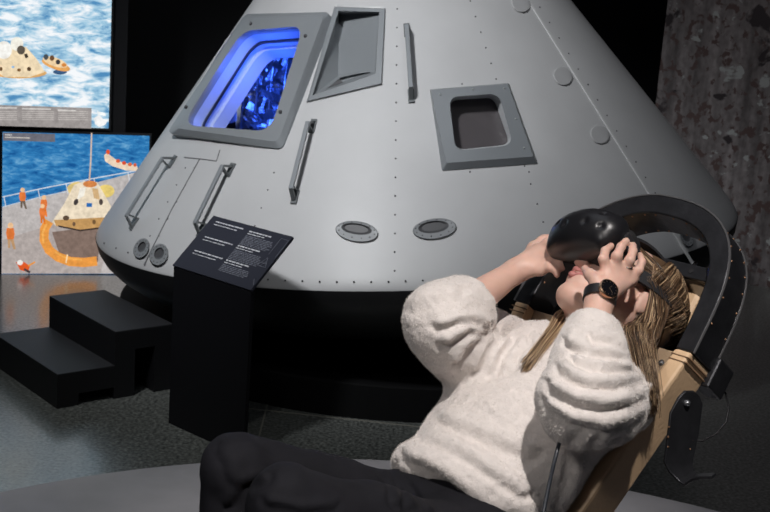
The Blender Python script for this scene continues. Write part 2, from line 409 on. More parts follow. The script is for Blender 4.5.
rail += [(band([(x, y), (x + 2, y + 10)], .9), (214, 220, 228)) for x, y in ((4, 197), (38, 189), (66, 183.5), (94, 178.5), (128, 173))]
pic('deck_railing_picture', low, rail, .0362)
pic('mast_picture', low, [(band([(91.6, 133), (90.8, 160), (89, 186)], 1.5), (214, 190, 172))], .0364)
pic('recovered_capsule_picture', low, [
    (oval(76, 188, 9.5, 6, rot=-.2), (226, 200, 130)), (oval(106, 191, 8.5, 6.5), (232, 206, 120)),
    ([(74, 185), (84, 181), (97, 182), (103, 192), (112, 208), (113, 222), (100, 229), (80, 231), (56, 226), (52, 222), (64, 204)], (238, 222, 196)),
    ([(54, 220), (112, 217), (112, 222), (100, 229), (80, 231), (56, 226)], (196, 152, 96)), (oval(90, 184, 7, 3.4), (220, 138, 78)),
    ([(80, 188), (86, 187), (84, 196), (77, 200)], (246, 240, 228)), ([(92, 188), (98, 189), (100, 200), (94, 198)], (214, 178, 130)),
    (oval(76, 202, 2.2, 3.4, rot=.4), (70, 64, 64)), (oval(101, 202, 2, 3.2), (80, 70, 66)), ([(86.5, 203), (92, 203), (92, 207), (86.5, 207)], (44, 108, 178)),
    (oval(66, 218, 3.2, 2.6), (96, 78, 62)), (oval(74, 224, 1.6, 2.2), (110, 86, 66)), (oval(94, 222, 1.8, 2.4), (120, 92, 60)),
    (band([(58, 226), (80, 230.5), (100, 228)], 1.6), (60, 50, 46))], .0366)
pic('flotation_ring_picture', low, [
    (band([(49, 221), (44.5, 229), (44, 240), (49, 250), (58, 257), (70, 261.5), (84, 262.5), (97, 261)], 9.4), (236, 156, 72)),
    (band([(46.5, 224), (42.5, 233), (43.5, 243)], 2.0), (246, 178, 92)), (band([(55, 252), (66, 258), (82, 260)], 1.8), (246, 176, 88)), (band([(67.5, 254.5), (66, 263)], 1.4), (250, 216, 170))], .0366)
pic('life_raft_crew_picture', low, [
    ([(104, 155), (107, 153), (118, 161), (137, 166), (139, 171), (126, 170.5), (112, 166), (105, 161)], (240, 216, 190)),
    (oval(108, 152, 2, 2.6, 8), (222, 84, 40)), (oval(118, 161, 2.2, 2, 8), (220, 96, 56)), (oval(124, 163, 2.2, 2, 8), (214, 80, 50)), (oval(130, 164.5, 2.2, 2, 8), (226, 112, 70)), (oval(135, 165, 1.6, 2, 8), (216, 96, 60))], .0366)
def crew(x, y, s, leg=(150, 110, 84), lean=0):
    return [([(x - 2.4 * s, y + 6 * s), (x + 1.8 * s, y + 6 * s), (x + 3.4 * s + lean, y + 17 * s), (x + 1.6 * s + lean, y + 17 * s), (x, y + 10 * s), (x - .2 * s, y + 16 * s), (x - 2 * s, y + 16 * s)], leg),
            ([(x - 3 * s, y), (x + 2.6 * s, y), (x + 3.4 * s, y + 5 * s), (x + 2.4 * s, y + 9 * s), (x - 2.6 * s, y + 9 * s), (x - 3.6 * s, y + 4 * s)], (228, 124, 62)),
            (oval(x, y - 2 * s, 2.3 * s, 2.4 * s, 10), (240, 196, 150))]
for a_ in ((22.6, 192, 1.0, (110, 96, 84), 1), (44, 199.5, 1.0, (232, 124, 40)), (42.5, 208, .95, (228, 120, 40)), (10.5, 228, 1.25, (190, 150, 110), 1)): pic('crew_member_picture', low, crew(*a_), .037)
pic('crew_member_picture', low, [([(16, 262), (24, 262), (30, 266), (28, 272), (20, 270)], (222, 90, 40)), (oval(20, 262.5, 3, 2.6), (236, 232, 226)), (band([(28, 266), (35, 262)], 1.6), (236, 150, 60)), (band([(24, 269), (30, 272.5)], 2.4), (70, 60, 60))], .037)
pic('caption_bar', low, [([(3, 132.5), (55, 134), (55, 142), (3, 140.5)], (112, 112, 122)), (band([(5, 134.8), (12, 135)], .9), (210, 208, 206)), (band([(5, 137.2), (30, 138)], 1.2), (196, 192, 186))], .037)

# ------------------------------------------------------------------ space capsule
SC = .88
CC = CP + fc(np.array([.182, -.301, 7.551]) * SC); AX = nv(fc([-.040, -1, -.231]))
RB = 1.956 * SC; HH = 2.501 * SC; HALF = math.atan(RB / HH)
XA = nv(np.cross(AX, FW)); XA = nv(np.cross(np.cross(AX, FW), AX) * 0 + np.cross(AX, FW)); YA = np.cross(AX, XA)     # YA roughly toward/away from viewer
if YA @ FW > 0: XA, YA = -XA, -YA
APEX = CC + AX * HH
def hp(x, y, h=0.):
    """point of the (offset) cone seen at a spot of the photograph"""
    A = APEX + AX * (h / math.sin(HALF)); d = nv(ray(x, y)); c2 = math.cos(HALF) ** 2; co = CP - A; v = -AX
    a = (d @ v) ** 2 - c2; b = 2 * ((d @ v) * (co @ v) - c2 * (d @ co)); c = (co @ v) ** 2 - c2 * (co @ co)
    D = b * b - 4 * a * c; D = max(D, 0); t = sorted([(-b - math.sqrt(D)) / (2 * a), (-b + math.sqrt(D)) / (2 * a)])
    t = [q for q in t if q > 0 and (CP + d * q - A) @ v > 0]; return CP + d * t[0]
def hn(p):
    q = p - CC; r = nv(q - AX * (q @ AX)); return nv(r * math.cos(HALF) + AX * math.sin(HALF))
hullm = mat('capsule_paint', (.52, .52, .525), .42, 0, bump=.15, bscale=90, var=.05, vscale=3)
shieldm = mat('heat_shield_black', (.007, .007, .008), .5, 0, var=.2, vscale=5)
framem = mat('frame_grey', (.245, .262, .278), .4, .1, var=.04, vscale=5)
rivm = mat('rivet_dark', (.05, .05, .055), .5)
seamw = mat('seam_white', (.6, .6, .6), .5)
cap = thing('space_capsule', 'large grey cone shaped space capsule with blue lit hatch window and black heat shield', 'spacecraft', CC - AX * .5)

def inpoly(x, y, poly):
    c = False; j = len(poly) - 1
    for i in range(len(poly)):
        if (poly[i][1] > y) != (poly[j][1] > y) and x < (poly[j][0] - poly[i][0]) * (y - poly[i][1]) / (poly[j][1] - poly[i][1]) + poly[i][0]: c = not c
        j = i
    return c
def pj(p):
    q = p - CP; z = q @ FW; return 385 + FPX * (q @ CR) / z, 256 - FPX * (q @ CU) / z
HOLES = [[(229, 32), (312, 21), (273, 141), (172, 131)],           # hatch window
         [(336, 9), (382, 11), (379, 79), (311, 97)],               # triangular recess
         [(444, 93), (503, 89), (519, 150), (451, 156)]]            # square window
# profile: cone with a rounded lower corner
prof = []
for k in range(0, 61):
    s = HH * (.965 * k / 60); prof.append((s * math.tan(HALF), HH - s))
r0_, h0_ = prof[-1]
for t in np.linspace(0, 1, 9)[1:]:
    # quadratic bezier from the cone into the vertical lower rim
    p0 = np.array([r0_, h0_]); p1 = np.array([(HH - .004) * math.tan(HALF), .004]); p2 = np.array([HH * math.tan(HALF), -.022])
    prof.append(tuple((1 - t) ** 2 * p0 + 2 * t * (1 - t) * p1 + t * t * p2))
prof = prof[4:]
NT = 420
def revolve(mb, prof, nt, mi=0, holes=None, capc=False):
    th = np.linspace(0, 2 * PI, nt + 1)[:-1]
    V = np.array([CC + AX * h + r * (math.cos(t) * XA + math.sin(t) * YA) for r, h in prof for t in th]); F = []
    _n = np.cross(XA, YA) @ AX; SGN = 1 if _n < 0 else -1
    for k in range(len(prof) - 1):
        for i in range(nt):
            j = (i + 1) % nt; f = [k * nt + i, k * nt + j, (k + 1) * nt + j, (k + 1) * nt + i]
            if holes:
                c = V[f].mean(0)
                if np.cross(V[f[2]] - V[f[0]], V[f[3]] - V[f[1]]) @ (c - CP) * SGN < 0:
                    x, y = pj(c)
                    if any(inpoly(x, y, h) for h in holes): continue
            F.append(f)
    if capc: F.append([i for i in range(nt)]); F.append([(len(prof) - 1) * nt + i for i in range(nt)])
    mb.add(V, F, mi)
fine = []
for a, b in zip(prof[:-1], prof[1:]):
    for t in (0, .5): fine.append((a[0] + (b[0] - a[0]) * t, a[1] + (b[1] - a[1]) * t))
fine.append(prof[-1])
mb = MB(); revolve(mb, fine, NT, 0, HOLES); hull = mb.build('hull', hullm, cap, smooth=True)
sol = hull.modifiers.new('skin', 'SOLIDIFY'); sol.thickness = .01; sol.offset = -1 if True else 1
# nose cap
mb = MB(); revolve(mb, [(prof[0][0], prof[0][1]), (prof[0][0] * .8, prof[0][1] + .06), (prof[0][0] * .5, prof[0][1] + .09), (.005, prof[0][1] + .1)], 64, 0); mb.build('nose_cap', hullm, cap, smooth=True)
# heat shield
hs = [(RB + .002, -.020)]
for t in np.linspace(0, PI / 2, 15): hs.append((RB * (math.cos(t) ** .8 if math.cos(t) > 0 else 0) + .002, -.022 - .478 * math.sin(t)))
hs[-1] = (.01, -.50)
mb = MB(); revolve(mb, hs, 128, 0); mb.build('heat_shield', shieldm, cap, smooth=True)

def interp_loop(pts, n=8, closed=True):
    out = []
    for i in range(len(pts) if closed else len(pts) - 1):
        a = np.array(pts[i], float); b = np.array(pts[(i + 1) % len(pts)], float)
        for k in range(n): out.append(tuple(a + (b - a) * k / n))
    return out
def rquad(q, r=.22, n=6, e=10):
    """quad with rounded corners as pixel loop with a fixed number of points"""
    out = []
    for i in range(4):
        p = np.array(q[i], float); a = np.array(q[i - 1], float); b = np.array(q[(i + 1) % 4], float)
        ra = p + (a - p) * r; rb = p + (b - p) * r
        for k in range(n + 1):
            t = k / n; out.append(tuple((1 - t) ** 2 * ra + 2 * t * (1 - t) * p + t * t * rb))
        nb_ = np.array(q[(i + 1) % 4], float) + (p - np.array(q[(i + 1) % 4], float)) * r
        for k in range(1, e): out.append(tuple(rb + (nb_ - rb) * k / e))
    return out
def hloop(px, h): return [hp(x, y, h) for x, y in px]
# --- hatch window: a flat thick frame standing proud of the cone
pcn = hp(243, 84); npl = hn(pcn); HZ = nv(np.cross(AX, npl))
def pl(x, y, off):
    d = ray(x, y); o_ = off
    for _ in range(4):
        p0 = pcn + npl * o_; p = CP + d * (((p0 - CP) @ npl) / (d @ npl)); u = (p - pcn) @ HZ; o_ = off - (.34 if u > 0 else .22) * u * u
    return p
def pll(px, off): return [pl(x, y, off) for x, y in px]
OUT = [(245, 14), (329.5, 12), (282, 149), (167, 133)]; OUTF = [(249, 17), (324, 15), (278, 142), (175, 128)]
INN = [(242, 31), (303.5, 26), (270, 131.5), (182, 125)]
o1 = rquad(OUT, .05); o2 = rquad(OUTF, .06); i1 = rquad(INN, .17)
mb = MB(); oo = pll(o1, .022); back = [p - npl * .16 for p in oo]
ii = pll(i1, .042); ib = [p - npl * .035 for p in ii]
mb.loft([back, oo, pll(o2, .042), ii, ib], 0)
wf = mb.build('hatch_window_frame', framem, cap, smooth='auto')
cen = np.mean(ii, 0)
mb = MB(); rv1 = [p - npl * .035 for p in ii]
shr = lambda L, s, d: [cen + (p - cen) * s - npl * d for p in L]
mb.loft([rv1, shr(ii, .98, .13), shr(ii, .92, .135), shr(ii, .90, .20)], 0)
revm = mat('window_reveal_grey', (.45, .5, .6), .5)
mb.build('window_reveal', revm, wf, smooth='auto')
seal = mat('window_seal_black', (.02, .02, .03), .5)
mb = MB(); mb.loft([shr(ii, .974, .085), shr(ii, .974, .098), shr(ii, .955, .098), shr(ii, .955, .085), shr(ii, .974, .085)], 0); mb.build('window_seal', seal, wf)
def glassm(name, tint, gl=.1, rough=.02):
    M = bpy.data.materials.new(name); M.use_nodes = True; nt = M.node_tree; nt.nodes.clear(); L = nt.links.new
    t = nt.nodes.new('ShaderNodeBsdfTransparent'); t.inputs[0].default_value = (*tint, 1)
    g = nt.nodes.new('ShaderNodeBsdfGlossy'); g.inputs['Roughness'].default_value = rough
    f = nt.nodes.new('ShaderNodeLayerWeight'); f.inputs[0].default_value = .05
    mx = nt.nodes.new('ShaderNodeMixShader'); L(f.outputs[0], mx.inputs[0]); L(t.outputs[0], mx.inputs[1]); L(g.outputs[0], mx.inputs[2])
    o = nt.nodes.new('ShaderNodeOutputMaterial'); L(mx.outputs[0], o.inputs[0]); return M
mb = MB(); g1 = shr(ii, .995, .012); g2 = shr(ii, .995, .018); mb.loft([g1, g2], 0, True, True); mb.build('glass_pane', glassm('clear_pane', (.97, .98, 1)), wf)
# screws
HSC = [pl(x, y, .042) for x, y in ((251, 24), (305.5, 36), (280.5, 112), (186, 107))]
# cabin seen through the window
cab = MB(); blu = mat('cabin_panel', (.30, .33, .40), .45, .2, bump=.8, bscale=30, var=.4, vscale=18)
DV = nv(cen - CP); inner = cen + DV * .62
U_ = CR; V_ = CU
cab.box(inner + DV * .14 + U_ * .14 - V_ * .08, U_ * .21, V_ * .26, DV * .01)
foil = MB()
for k in range(90):
    c = inner + U_ * rnd.uniform(-.02, .28) + V_ * rnd.uniform(-.30, .14) + DV * rnd.uniform(.0, .1)
    a = rnd.uniform(0, PI); e1_ = nv(math.cos(a) * U_ + math.sin(a) * V_ + .7 * DV * rnd.uniform(-1, 1)); e2_ = nv(np.cross(e1_, DV)); e3_ = np.cross(e1_, e2_)
    foil.box(c, e1_ * rnd.uniform(.02, .06), e2_ * rnd.uniform(.005, .02), e3_ * .004)
for k in range(6):
    x0 = -.05 + .07 * k; foil.tube([inner + U_ * x0 - V_ * .34 + DV * .05, inner + U_ * (x0 + .03), inner + U_ * (x0 + .06) + V_ * .18 + DV * .02], .006, 6)
cab.build('cabin_wall', blu, cap)
foil.build('cabin_equipment', mat('foil_silver', (.7, .75, .85), .25, .9, bump=1, bscale=60), cap, bevel=0)
mb = MB(); mb.box(cen + DV * .42 - U_ * .13 - V_ * .14, nv(U_ + .25 * V_) * .07, V_ * .10, DV * .05); mb.build('cabin_locker', mat('locker_blue_grey', (.3, .36, .5), .5), cap, bevel=.01)
for p, e in ((cen + DV * .34 + U_ * .02 + V_ * .2, 1.3), (cen + DV * .42 + U_ * .12 - V_ * .22, 1.6), (cen + DV * .12 + U_ * .06 + V_ * .02 , 3.6)):
    l = bpy.data.lights.new('cabin_lamp', 'POINT'); l.energy = e; l.color = (.045, .14, 1); l.shadow_soft_size = .05
    o = bpy.data.objects.new('cabin_lamp', l); COL.objects.link(o); o.location = p
# --- triangular recess
mb = MB()
O4 = interp_loop([(334.4, 6.5), (385.6, 8.6), (382, 84.3), (306.5, 102)]); O4b = interp_loop([(335.4, 7.5), (384.6, 9.6), (381, 83.3), (308.5, 100.6)])
I4 = interp_loop([(338.6, 10.6), (379.2, 12), (375.5, 74), (312.5, 95.4)])
hb = [(339.2, 14.5, -.075), (379, 13.6, -.012), (375.2, 71, -.018), (338.3, 76, -.085)]
bl = []
for i in range(4):
    a = np.array(hb[i]); b = np.array(hb[(i + 1) % 4])
    for k in range(8): q = a + (b - a) * k / 8; bl.append(hp(q[0], q[1], q[2]))
mb.loft([hloop(O4, -.02), hloop(O4, .006), hloop(O4b, .013), hloop(I4, .013), hloop(I4, .0), bl], 0, False, True)
rec = mb.build('recessed_vent', framem, cap, smooth='auto')
mb = MB(); sl = [(326, 88.5), (340, 77.5), (356, 73.6), (371, 71.6), (374, 73.2), (370, 76.5), (344, 83.5)]
sl2 = [(x * .93 + 348 * .07, y * .93 + 79.5 * .07) for x, y in sl]
mb.loft([hloop(sl, -.05), hloop(sl, -.016), hloop(sl2, -.014), hloop(sl2, -.03)], 0, False, True); mb.build('vent_lip', framem, rec)
mb = MB(); s3 = [(328, 87.5), (340, 78.6), (343, 82.6)]; mb.loft([hloop(s3, -.04), hloop(s3, -.0135)], 0, True, True); mb.build('vent_opening', mat('opening_dark', (.06, .06, .065), .6), rec)
# --- square window
mb = MB()
o1 = rquad([(429.7, 89.4), (509, 83), (538, 163.5), (442, 170.6)], .02); o2 = rquad([(430.8, 90), (507.8, 84), (533, 156.5), (446.5, 163)], .02)
i1 = rquad([(448.8, 97), (498.6, 93.4), (513.2, 145), (455.4, 151)], .2)
mb.loft([hloop(o1, -.03), hloop(o1, .004), hloop(o2, .035), hloop(i1, .035), hloop(i1, .0)], 0); sw = mb.build('side_window_frame', framem, cap, smooth='auto')
i2 = rquad([(449.6, 100.5), (493.5, 97.5), (510, 144.5), (455.6, 150)], .18)
mb = MB(); mb.loft([hloop(i1, .004), hloop(i2, -.06)], 0); mb.build('window_reveal', mat('reveal_white', (.62, .64, .66), .35), sw, smooth='auto')
i3 = rquad([(447, 98), (496, 94), (513, 147), (453, 153)], .1)
mb = MB(); mb.loft([hloop(i3, -.062), hloop(i3, -.07)], 0, True, True); mb.build('glass_pane', mat('smoked_pane', (.085, .076, .08), .3), sw)
SCW = sw
# --- handrails
def handrail(a, b, h=.07, w=.0105, end=.16):
    pa, pb = hp(*a), hp(*b); n = hn((pa + pb) / 2); d = nv(pb - pa); L = np.linalg.norm(pb - pa); s = nv(np.cross(d, n))
    mb = MB()
    ba, bb = pa + d * L * .09 + n * h * .82, pb - d * L * .09 + n * h * .82
    mb.box((ba + bb) / 2, (bb - ba) / 2, s * w, n * .007)
    hr = mb.build('handrail', framem, cap, bevel=.003)
    for p, sg in ((pa, 1), (pb, -1)):
        f = MB(); t1 = p + d * sg * L * end
        # triangular bracket: two legs and a foot pad
        f.box(p + d * sg * .028 + n * .004, d * .034, s * w * 1.35, n * .005)
        q0 = p + d * sg * .006; q1 = p + d * sg * L * .10 + n * h * .82; f.box((q0 + q1) / 2, (q1 - q0) / 2, s * w * .9, np.cross(s, nv(q1 - q0)) * .005)
        k = p + d * sg * .06; f.box((k + (p + d * sg * L * end * .75 + n * h * .8)) / 2, ((p + d * sg * L * end * .75 + n * h * .8) - k) / 2, s * w * .9, np.cross(s, nv((p + d * sg * L * end * .75 + n * h * .8) - k)) * .004)
        f.build('bracket', mat('bracket_grey', (.13, .14, .145), .45, .2), hr)
for a, b in (((176, 157), (131.5, 229)), ((233.5, 165), (199.5, 236)), ((314.5, 121), (294, 203)), ((406.5, 25.5), (411.5, 102))): handrail(a, b)
# --- oval thruster ports
def port(x, y, rx, ry, rot, ix, iy, irx, iry, name, deep=.06):
    mb = MB(); O = oval(x, y, rx, ry, 36, rot); O2 = oval(x, y, rx * .96, ry * .93, 36, rot); I = oval(ix, iy, irx, iry, 36, rot)
    D = oval(ix, iy - .3, irx * .75, iry * .7, 36, rot)
    mb.loft([hloop(O, -.01), hloop(O, .006), hloop(O2, .012), hloop(I, .0095)], 0)
    p = mb.build(name, mat('port_ring_grey', (.24, .25, .26), .45, .1), cap, smooth='auto')
    mb = MB(); mb.loft([hloop(I, .0094), hloop(D, .0012)], 0, False, True); mb.build('nozzle_opening', mat('nozzle_dark', (.075, .075, .08), .5), p)
    bp_ = []
    for k in range(12):
        t = 2 * PI * k / 12 + .2; c, s = math.cos(rot), math.sin(rot); ex, ey = (rx + irx) / 2 * math.cos(t), (ry + iry) / 2 * math.sin(t)
        bp_.append(hp((x + ix) / 2 + ex * c - ey * s, (y + iy) / 2 + ex * s + ey * c, .0105))
    balls(bp_, .0032, 'bolt', rivm, p)
PORTS = [(356.8, 231.5, 21.5, 10.3, .14, 356.5, 229, 15.5, 5.4, 'thruster_port'),
         (434.6, 228.8, 22, 10.3, -.12, 433.5, 227, 15.5, 6, 'thruster_port'),
         (141.3, 248.2, 7.3, 10.6, .45, 141.8, 247, 3.6, 5.6, 'vent_port'),
         (158.7, 254.6, 9, 11.4, .45, 159, 253.5, 4.6, 6.2, 'vent_port'),
         (687, 236, 6.5, 11, -.35, 686, 235, 3.6, 7, 'vent_port')]
for x, y in ((521, 3), (563, 76), (600, 134.5)):
    mb = MB(); O = oval(x, y, 10, 8.6, 32, .7); O2 = oval(x, y, 9.2, 7.8, 32, .7)
    mb.loft([hloop(O, -.005), hloop(O, .006), hloop(O2, .008)], 0, False, True); mb.build('access_plug', mat('plug_paint', (.46, .46, .465), .45), cap, smooth='auto')
# --- seams and rivets
def strip(px, w, h, m_, name):
    pts = [hp(x, y) for x, y in interp_loop(px, 14, False) + [px[-1]]]; mb = MB(); L = [[], [], [], []]
    loops = []
    for i, p in enumerate(pts):
        t = nv(pts[min(i + 1, len(pts) - 1)] - pts[max(i - 1, 0)]); n = hn(p); s = nv(np.cross(t, n)) * w
        loops.append([p - s - n * .004, p + s - n * .004, p + s + n * h, p - s + n * h])
    mb.loft(loops, 0, True, True); return mb.build(name, m_, cap)
strip([(527.8, 0), (590.5, 100), (652.8, 200), (700, 275)], .006, .005, seamw, 'seam_strip')
sm = mat('seam_dark', (.14, .14, .145), .6)  # even dark tone for the panel joint lines
strip([(199.5, 159.5), (172, 209), (144, 265)], .0035, .0015, sm, 'panel_seam')
strip([(184.5, 157.5), (200, 159), (216.5, 161.2)], .003, .0015, sm, 'panel_seam')
strip([(216.5, 161.2), (220, 150)], .003, .0015, sm, 'panel_seam')
R_ = []
R_ += [(397.2 - .01 * y, y) for y in np.arange(9, 285, 18.7)]
R_ += [(470 + .331 * y, y) for y in np.arange(1, 80, 15.6)] + [(524.6 + (y - 166) * .331, y) for y in (166, 184, 204, 222, 240)]
R_ += [(536 + .62 * y, y + 1) for y in np.arange(6, 250, 15.5)]
R_ += [(274 - (y - 172.7) * .36, y) for y in (172.7, 190, 208, 226, 244, 262)]
R_ += [(x, 279.3 + 2.6 * (1 - ((x - 355) / 90) ** 2)) for x in np.arange(268, 470, 17.2)]
R_ += [(104 + 12 * k, 243 + 5.4 * k - .32 * k * k) for k in range(0, 7)]
R_ += [(196 - (y - 165) * .52 + s, y) for y in np.arange(168, 250, 17) for s in (0, -9)]
R_ += [(462, 84), (470, 172), (529, 172)]
RV = None
def balls(pts, r, name, m_, parent, n=4, flat=None):
    me = None
    for p in pts:
        if me is None:
            mb = MB(); mb.ball(p, r, n); o = mb.build(name, m_, parent, smooth=True); me = o.data; p0 = np.array(p); base = Vector(o.location)
        else:
            o2 = bpy.data.objects.new(name, me); COL.objects.link(o2); o2.parent = parent; o2.location = base + Vector(np.array(p) - p0)
balls([hp(x, y, .0) for x, y in R_], .0042, 'rivet', rivm, cap)
balls(HSC, .0095, 'screw', rivm, wf, 6)
balls([hp(x, y, .034) for x, y in ((440, 94.5), (473, 89.5), (504, 88.5), (515.5, 119), (524, 148))], .006, 'screw', mat('screw_grey', (.4, .42, .43), .4, .5), SCW, 6)
for a_ in PORTS: port(*a_)
# plinth under the capsule (black ring)
mb = MB(); pc2 = CC * np.array([1, 1, 0]) + np.array([-.1, 0, 0]); pc2 = np.array([.06, CC[1], 0])
ring = lambda r, z: [pc2 + np.array([r * math.cos(t), r * math.sin(t), z]) for t in np.linspace(0, 2 * PI, 97)[:-1]]
mb.loft([ring(1.5, 0), ring(1.5, .155), ring(1.49, .16)], 0, True, True)
pln = mb.build('capsule_plinth', mat('plinth_black', (.003, .003, .0035), .8, spec=.2), loc=pc2); pln['label'] = 'low round black plinth carrying the space capsule'; pln['category'] = 'plinth'

# ------------------------------------------------------------------ steps
st = thing('display_steps', 'black two tread steps on the stone floor beside the capsule', 'steps', fl(57, 409))
c0 = fl(57, 409); c0[2] = 0; pL = fl(55.5, 372.7, .157); pB = fl(2, 338, .157); dl = nv((pB - pL) * [1, 1, 0]); dt = nv(np.cross(dl, [0, 0, 1]) * 1.0)
if dt[0] < 0: dt = -dt
Ln = .68; tr = .27; zz = np.array([0, 0, 1.])
stm = mat('step_black', (.005, .005, .0065), .5, bump=.3, bscale=300); trm = mat('tread_rubber', (.022, .022, .025), .55, bump=.5, bscale=700, var=.2, vscale=200)
def stepbox(o, l, w, z0, z1, mb, mi=0): mb.hexa([o + zz * z0, o + dt * w + zz * z0, o + dt * w + dl * l + zz * z0, o + dl * l + zz * z0], [o + zz * z1, o + dt * w + zz * z1, o + dt * w + dl * l + zz * z1, o + dl * l + zz * z1], mi)
Lu = .68
mb = MB(); stepbox(c0, Ln, .1, 0, .152, mb); stepbox(c0 + dt * .1, Ln, tr - .1, .055, .152, mb); stepbox(c0 + dl * (Ln - .1) + dt * .1, .1, tr - .1, 0, .055, mb); mb.build('lower_step', stm, st)
mb = MB(); stepbox(c0, Ln, tr, .152, .157, mb); mb.build('lower_tread', trm, st)
u0 = c0 + dt * tr
mb = MB(); stepbox(u0, Lu, .1, 0, .308, mb); stepbox(u0 + dt * .1, Lu, .1, .22, .308, mb); stepbox(u0 + dt * .2, Lu, .09, 0, .308, mb); stepbox(u0 + dl * (Lu - .05) + dt * .1, .05, .1, 0, .22, mb); mb.build('upper_step', stm, st)
mb = MB(); stepbox(u0, Lu, .29, .308, .313, mb); mb.build('upper_tread', trm, st)

# ------------------------------------------------------------------ information lectern
k0 = fl(243, 457); k1 = fl(168.6, 423); kd = nv(k1 - k0); kb = nv(np.array([-kd[1], kd[0], 0]))
if kb[1] < 0: kb = -kb
kw = np.linalg.norm(k1 - k0)
ks = thing('information_lectern', 'black slab lectern with slanted text panel on the stone floor before the capsule', 'lectern', k0)
# slanted top
kh = min(np.arange(.5, .9, .002), key=lambda h: abs(pj(k0 + zz * h)[1] - 291))
F0 = k0 + np.array([0, 0, kh]) - kd * .004; W2 = kw + .008
print('lectern', kh, kw, pj(F0), pj(F0 + kd * W2), 'want 247,290 173.6,269')
best = None
for run in np.arange(.1, .6, .01):
    for rise in np.arange(-.1, .5, .01):
        x, y = pj(F0 + kb * run + zz * rise); e = (x - 293.6) ** 2 + (y - 238) ** 2
        if best is None or e < best[0]: best = (e, run, rise)
_, run, rise = best
td = nv(kb * run + zz * rise); tn = nv(np.cross(kd, td)); tn = tn if tn[2] > 0 else -tn; TL = math.hypot(run, rise)
mb = MB(); dp = .018; r_k = dp / run * rise
b0 = k0 + kd * 0; mb.hexa([b0, b0 + kd * kw, b0 + kd * kw + kb * dp, b0 + kb * dp], [b0 + zz * (kh - .005), b0 + kd * kw + zz * (kh - .005), b0 + kd * kw + kb * dp + zz * (kh - .01 + r_k), b0 + kb * dp + zz * (kh - .01 + r_k)])
mb.build('lectern_body', mat('lectern_black', (.004, .004, .006), .6, spec=.3), ks)
mb = MB(); q = [F0, F0 + kd * W2, F0 + kd * W2 + td * TL, F0 + td * TL]; mb.hexa([p - tn * .006 for p in q], [p + tn * .006 for p in q]); pan = mb.build('text_panel', mat('panel_slate', (.032, .034, .048), .35, spec=.5), ks)
inkm = mat('ink_white', (.62, .63, .66), .6); inkd = mat('ink_grey', (.20, .21, .25), .6)
def ink(mb, u0_, v0_, u1_, v1_, mi=0):   # u: 0 left..1 right along the front, v: 0 front..1 back
    g = lambda u, v: F0 + kd * W2 * (1 - u) + td * TL * v + tn * .0063
    q = [g(u0_, v0_), g(u1_, v0_), g(u1_, v1_), g(u0_, v1_)]; mb.hexa(q, [p + tn * .0006 for p in q], mi)
def words(mb, u0_, u1_, v, hgt, mi):
    u = u0_
    while u < u1_ - .01:
        w = rnd.uniform(.018, .055); ink(mb, u, v, min(u + w, u1_), v + hgt, mi); u += w + .008
mb = MB()
for (v, a, b) in ((.90, .08, .44), (.60, .10, .46), (.33, .11, .48)):
    words(mb, a, b, v, .018, 0); words(mb, a, b - .06, v - .05, .012, 0)
for (v, n) in ((.86, 7), (.58, 7), (.30, 5)):
    words(mb, .52, .80, v + .03, .02, 0); words(mb, .52, .74, v - .01, .013, 0)
    for k in range(n): words(mb, .52, rnd.uniform(.84, .88), v - .05 - .026 * k, .010, 1)
mb.build('panel_text', [inkm, inkd], pan)
mb = MB()
g = lambda u, v: F0 + kd * W2 * (1 - u) + td * TL * v + tn * .0068
def ln(a, b, w=.0009): mb.tube([g(*a), g(*b)], w, 4)
for a, b in (((.90, .92), (.99, .92)), ((.90, .92), (.90, .62)), ((.99, .92), (.99, .60)), ((.87, .40), (.97, .40)), ((.87, .40), (.92, .56)), ((.92, .56), (.97, .40)), ((.89, .46), (.95, .46)), ((.90, .40), (.94, .5)), ((.95, .18), (.99, .08))): ln(a, b)
mb.build('panel_diagram', inkd, pan)

# ------------------------------------------------------------------ body frame directions
Wd = nv(fc([-.654, -.19, .737])); Ad = nv(fc([.486, -.845, .214])); Ad = nv(Ad - Wd * (Ad @ Wd)); Fd = -np.cross(Wd, Ad)
if Fd @ FW > 0: Fd = -Fd
# ------------------------------------------------------------------ reclining chair
O_ = P(693, 360, 2.16); CW = .39
def ch(w, a, f=0.): return O_ + Wd * w + Ad * a + Fd * f
leather = mat('tan_leather', (.70, .49, .30), .5, bump=.4, bscale=160, var=.1, vscale=9)
steel = mat('black_steel', (.040, .041, .046), .34, .6, bump=.2, bscale=120, var=.2, vscale=30)
blackpad = mat('black_pad', (.012, .012, .014), .6)
base_pt = ch(CW / 2, -.75, 0); base_pt[2] = .2
chair = thing('reclining_chair', 'reclining tan leather couch seat with arched black riveted head hoop on the grey platform', 'chair', base_pt)
for k, w in enumerate((0, CW)):
    kk = -.16 if k == 0 else .16; dr = Ad + kk * Wd; mb = MB(); mb.box(ch(w, 0, 0) - dr * .40, Wd * .018, dr * .40, Fd * .042); r = mb.build('side_rail', leather, chair, bevel=.006)
    mb = MB()
    for a in (-.012, -.022): mb.box(ch(w, a, 0), Wd * .019, Ad * .0008, Fd * .0435)
    mb.build('stitching', mat('stitch_brown', (.22, .13, .07), .7), r)
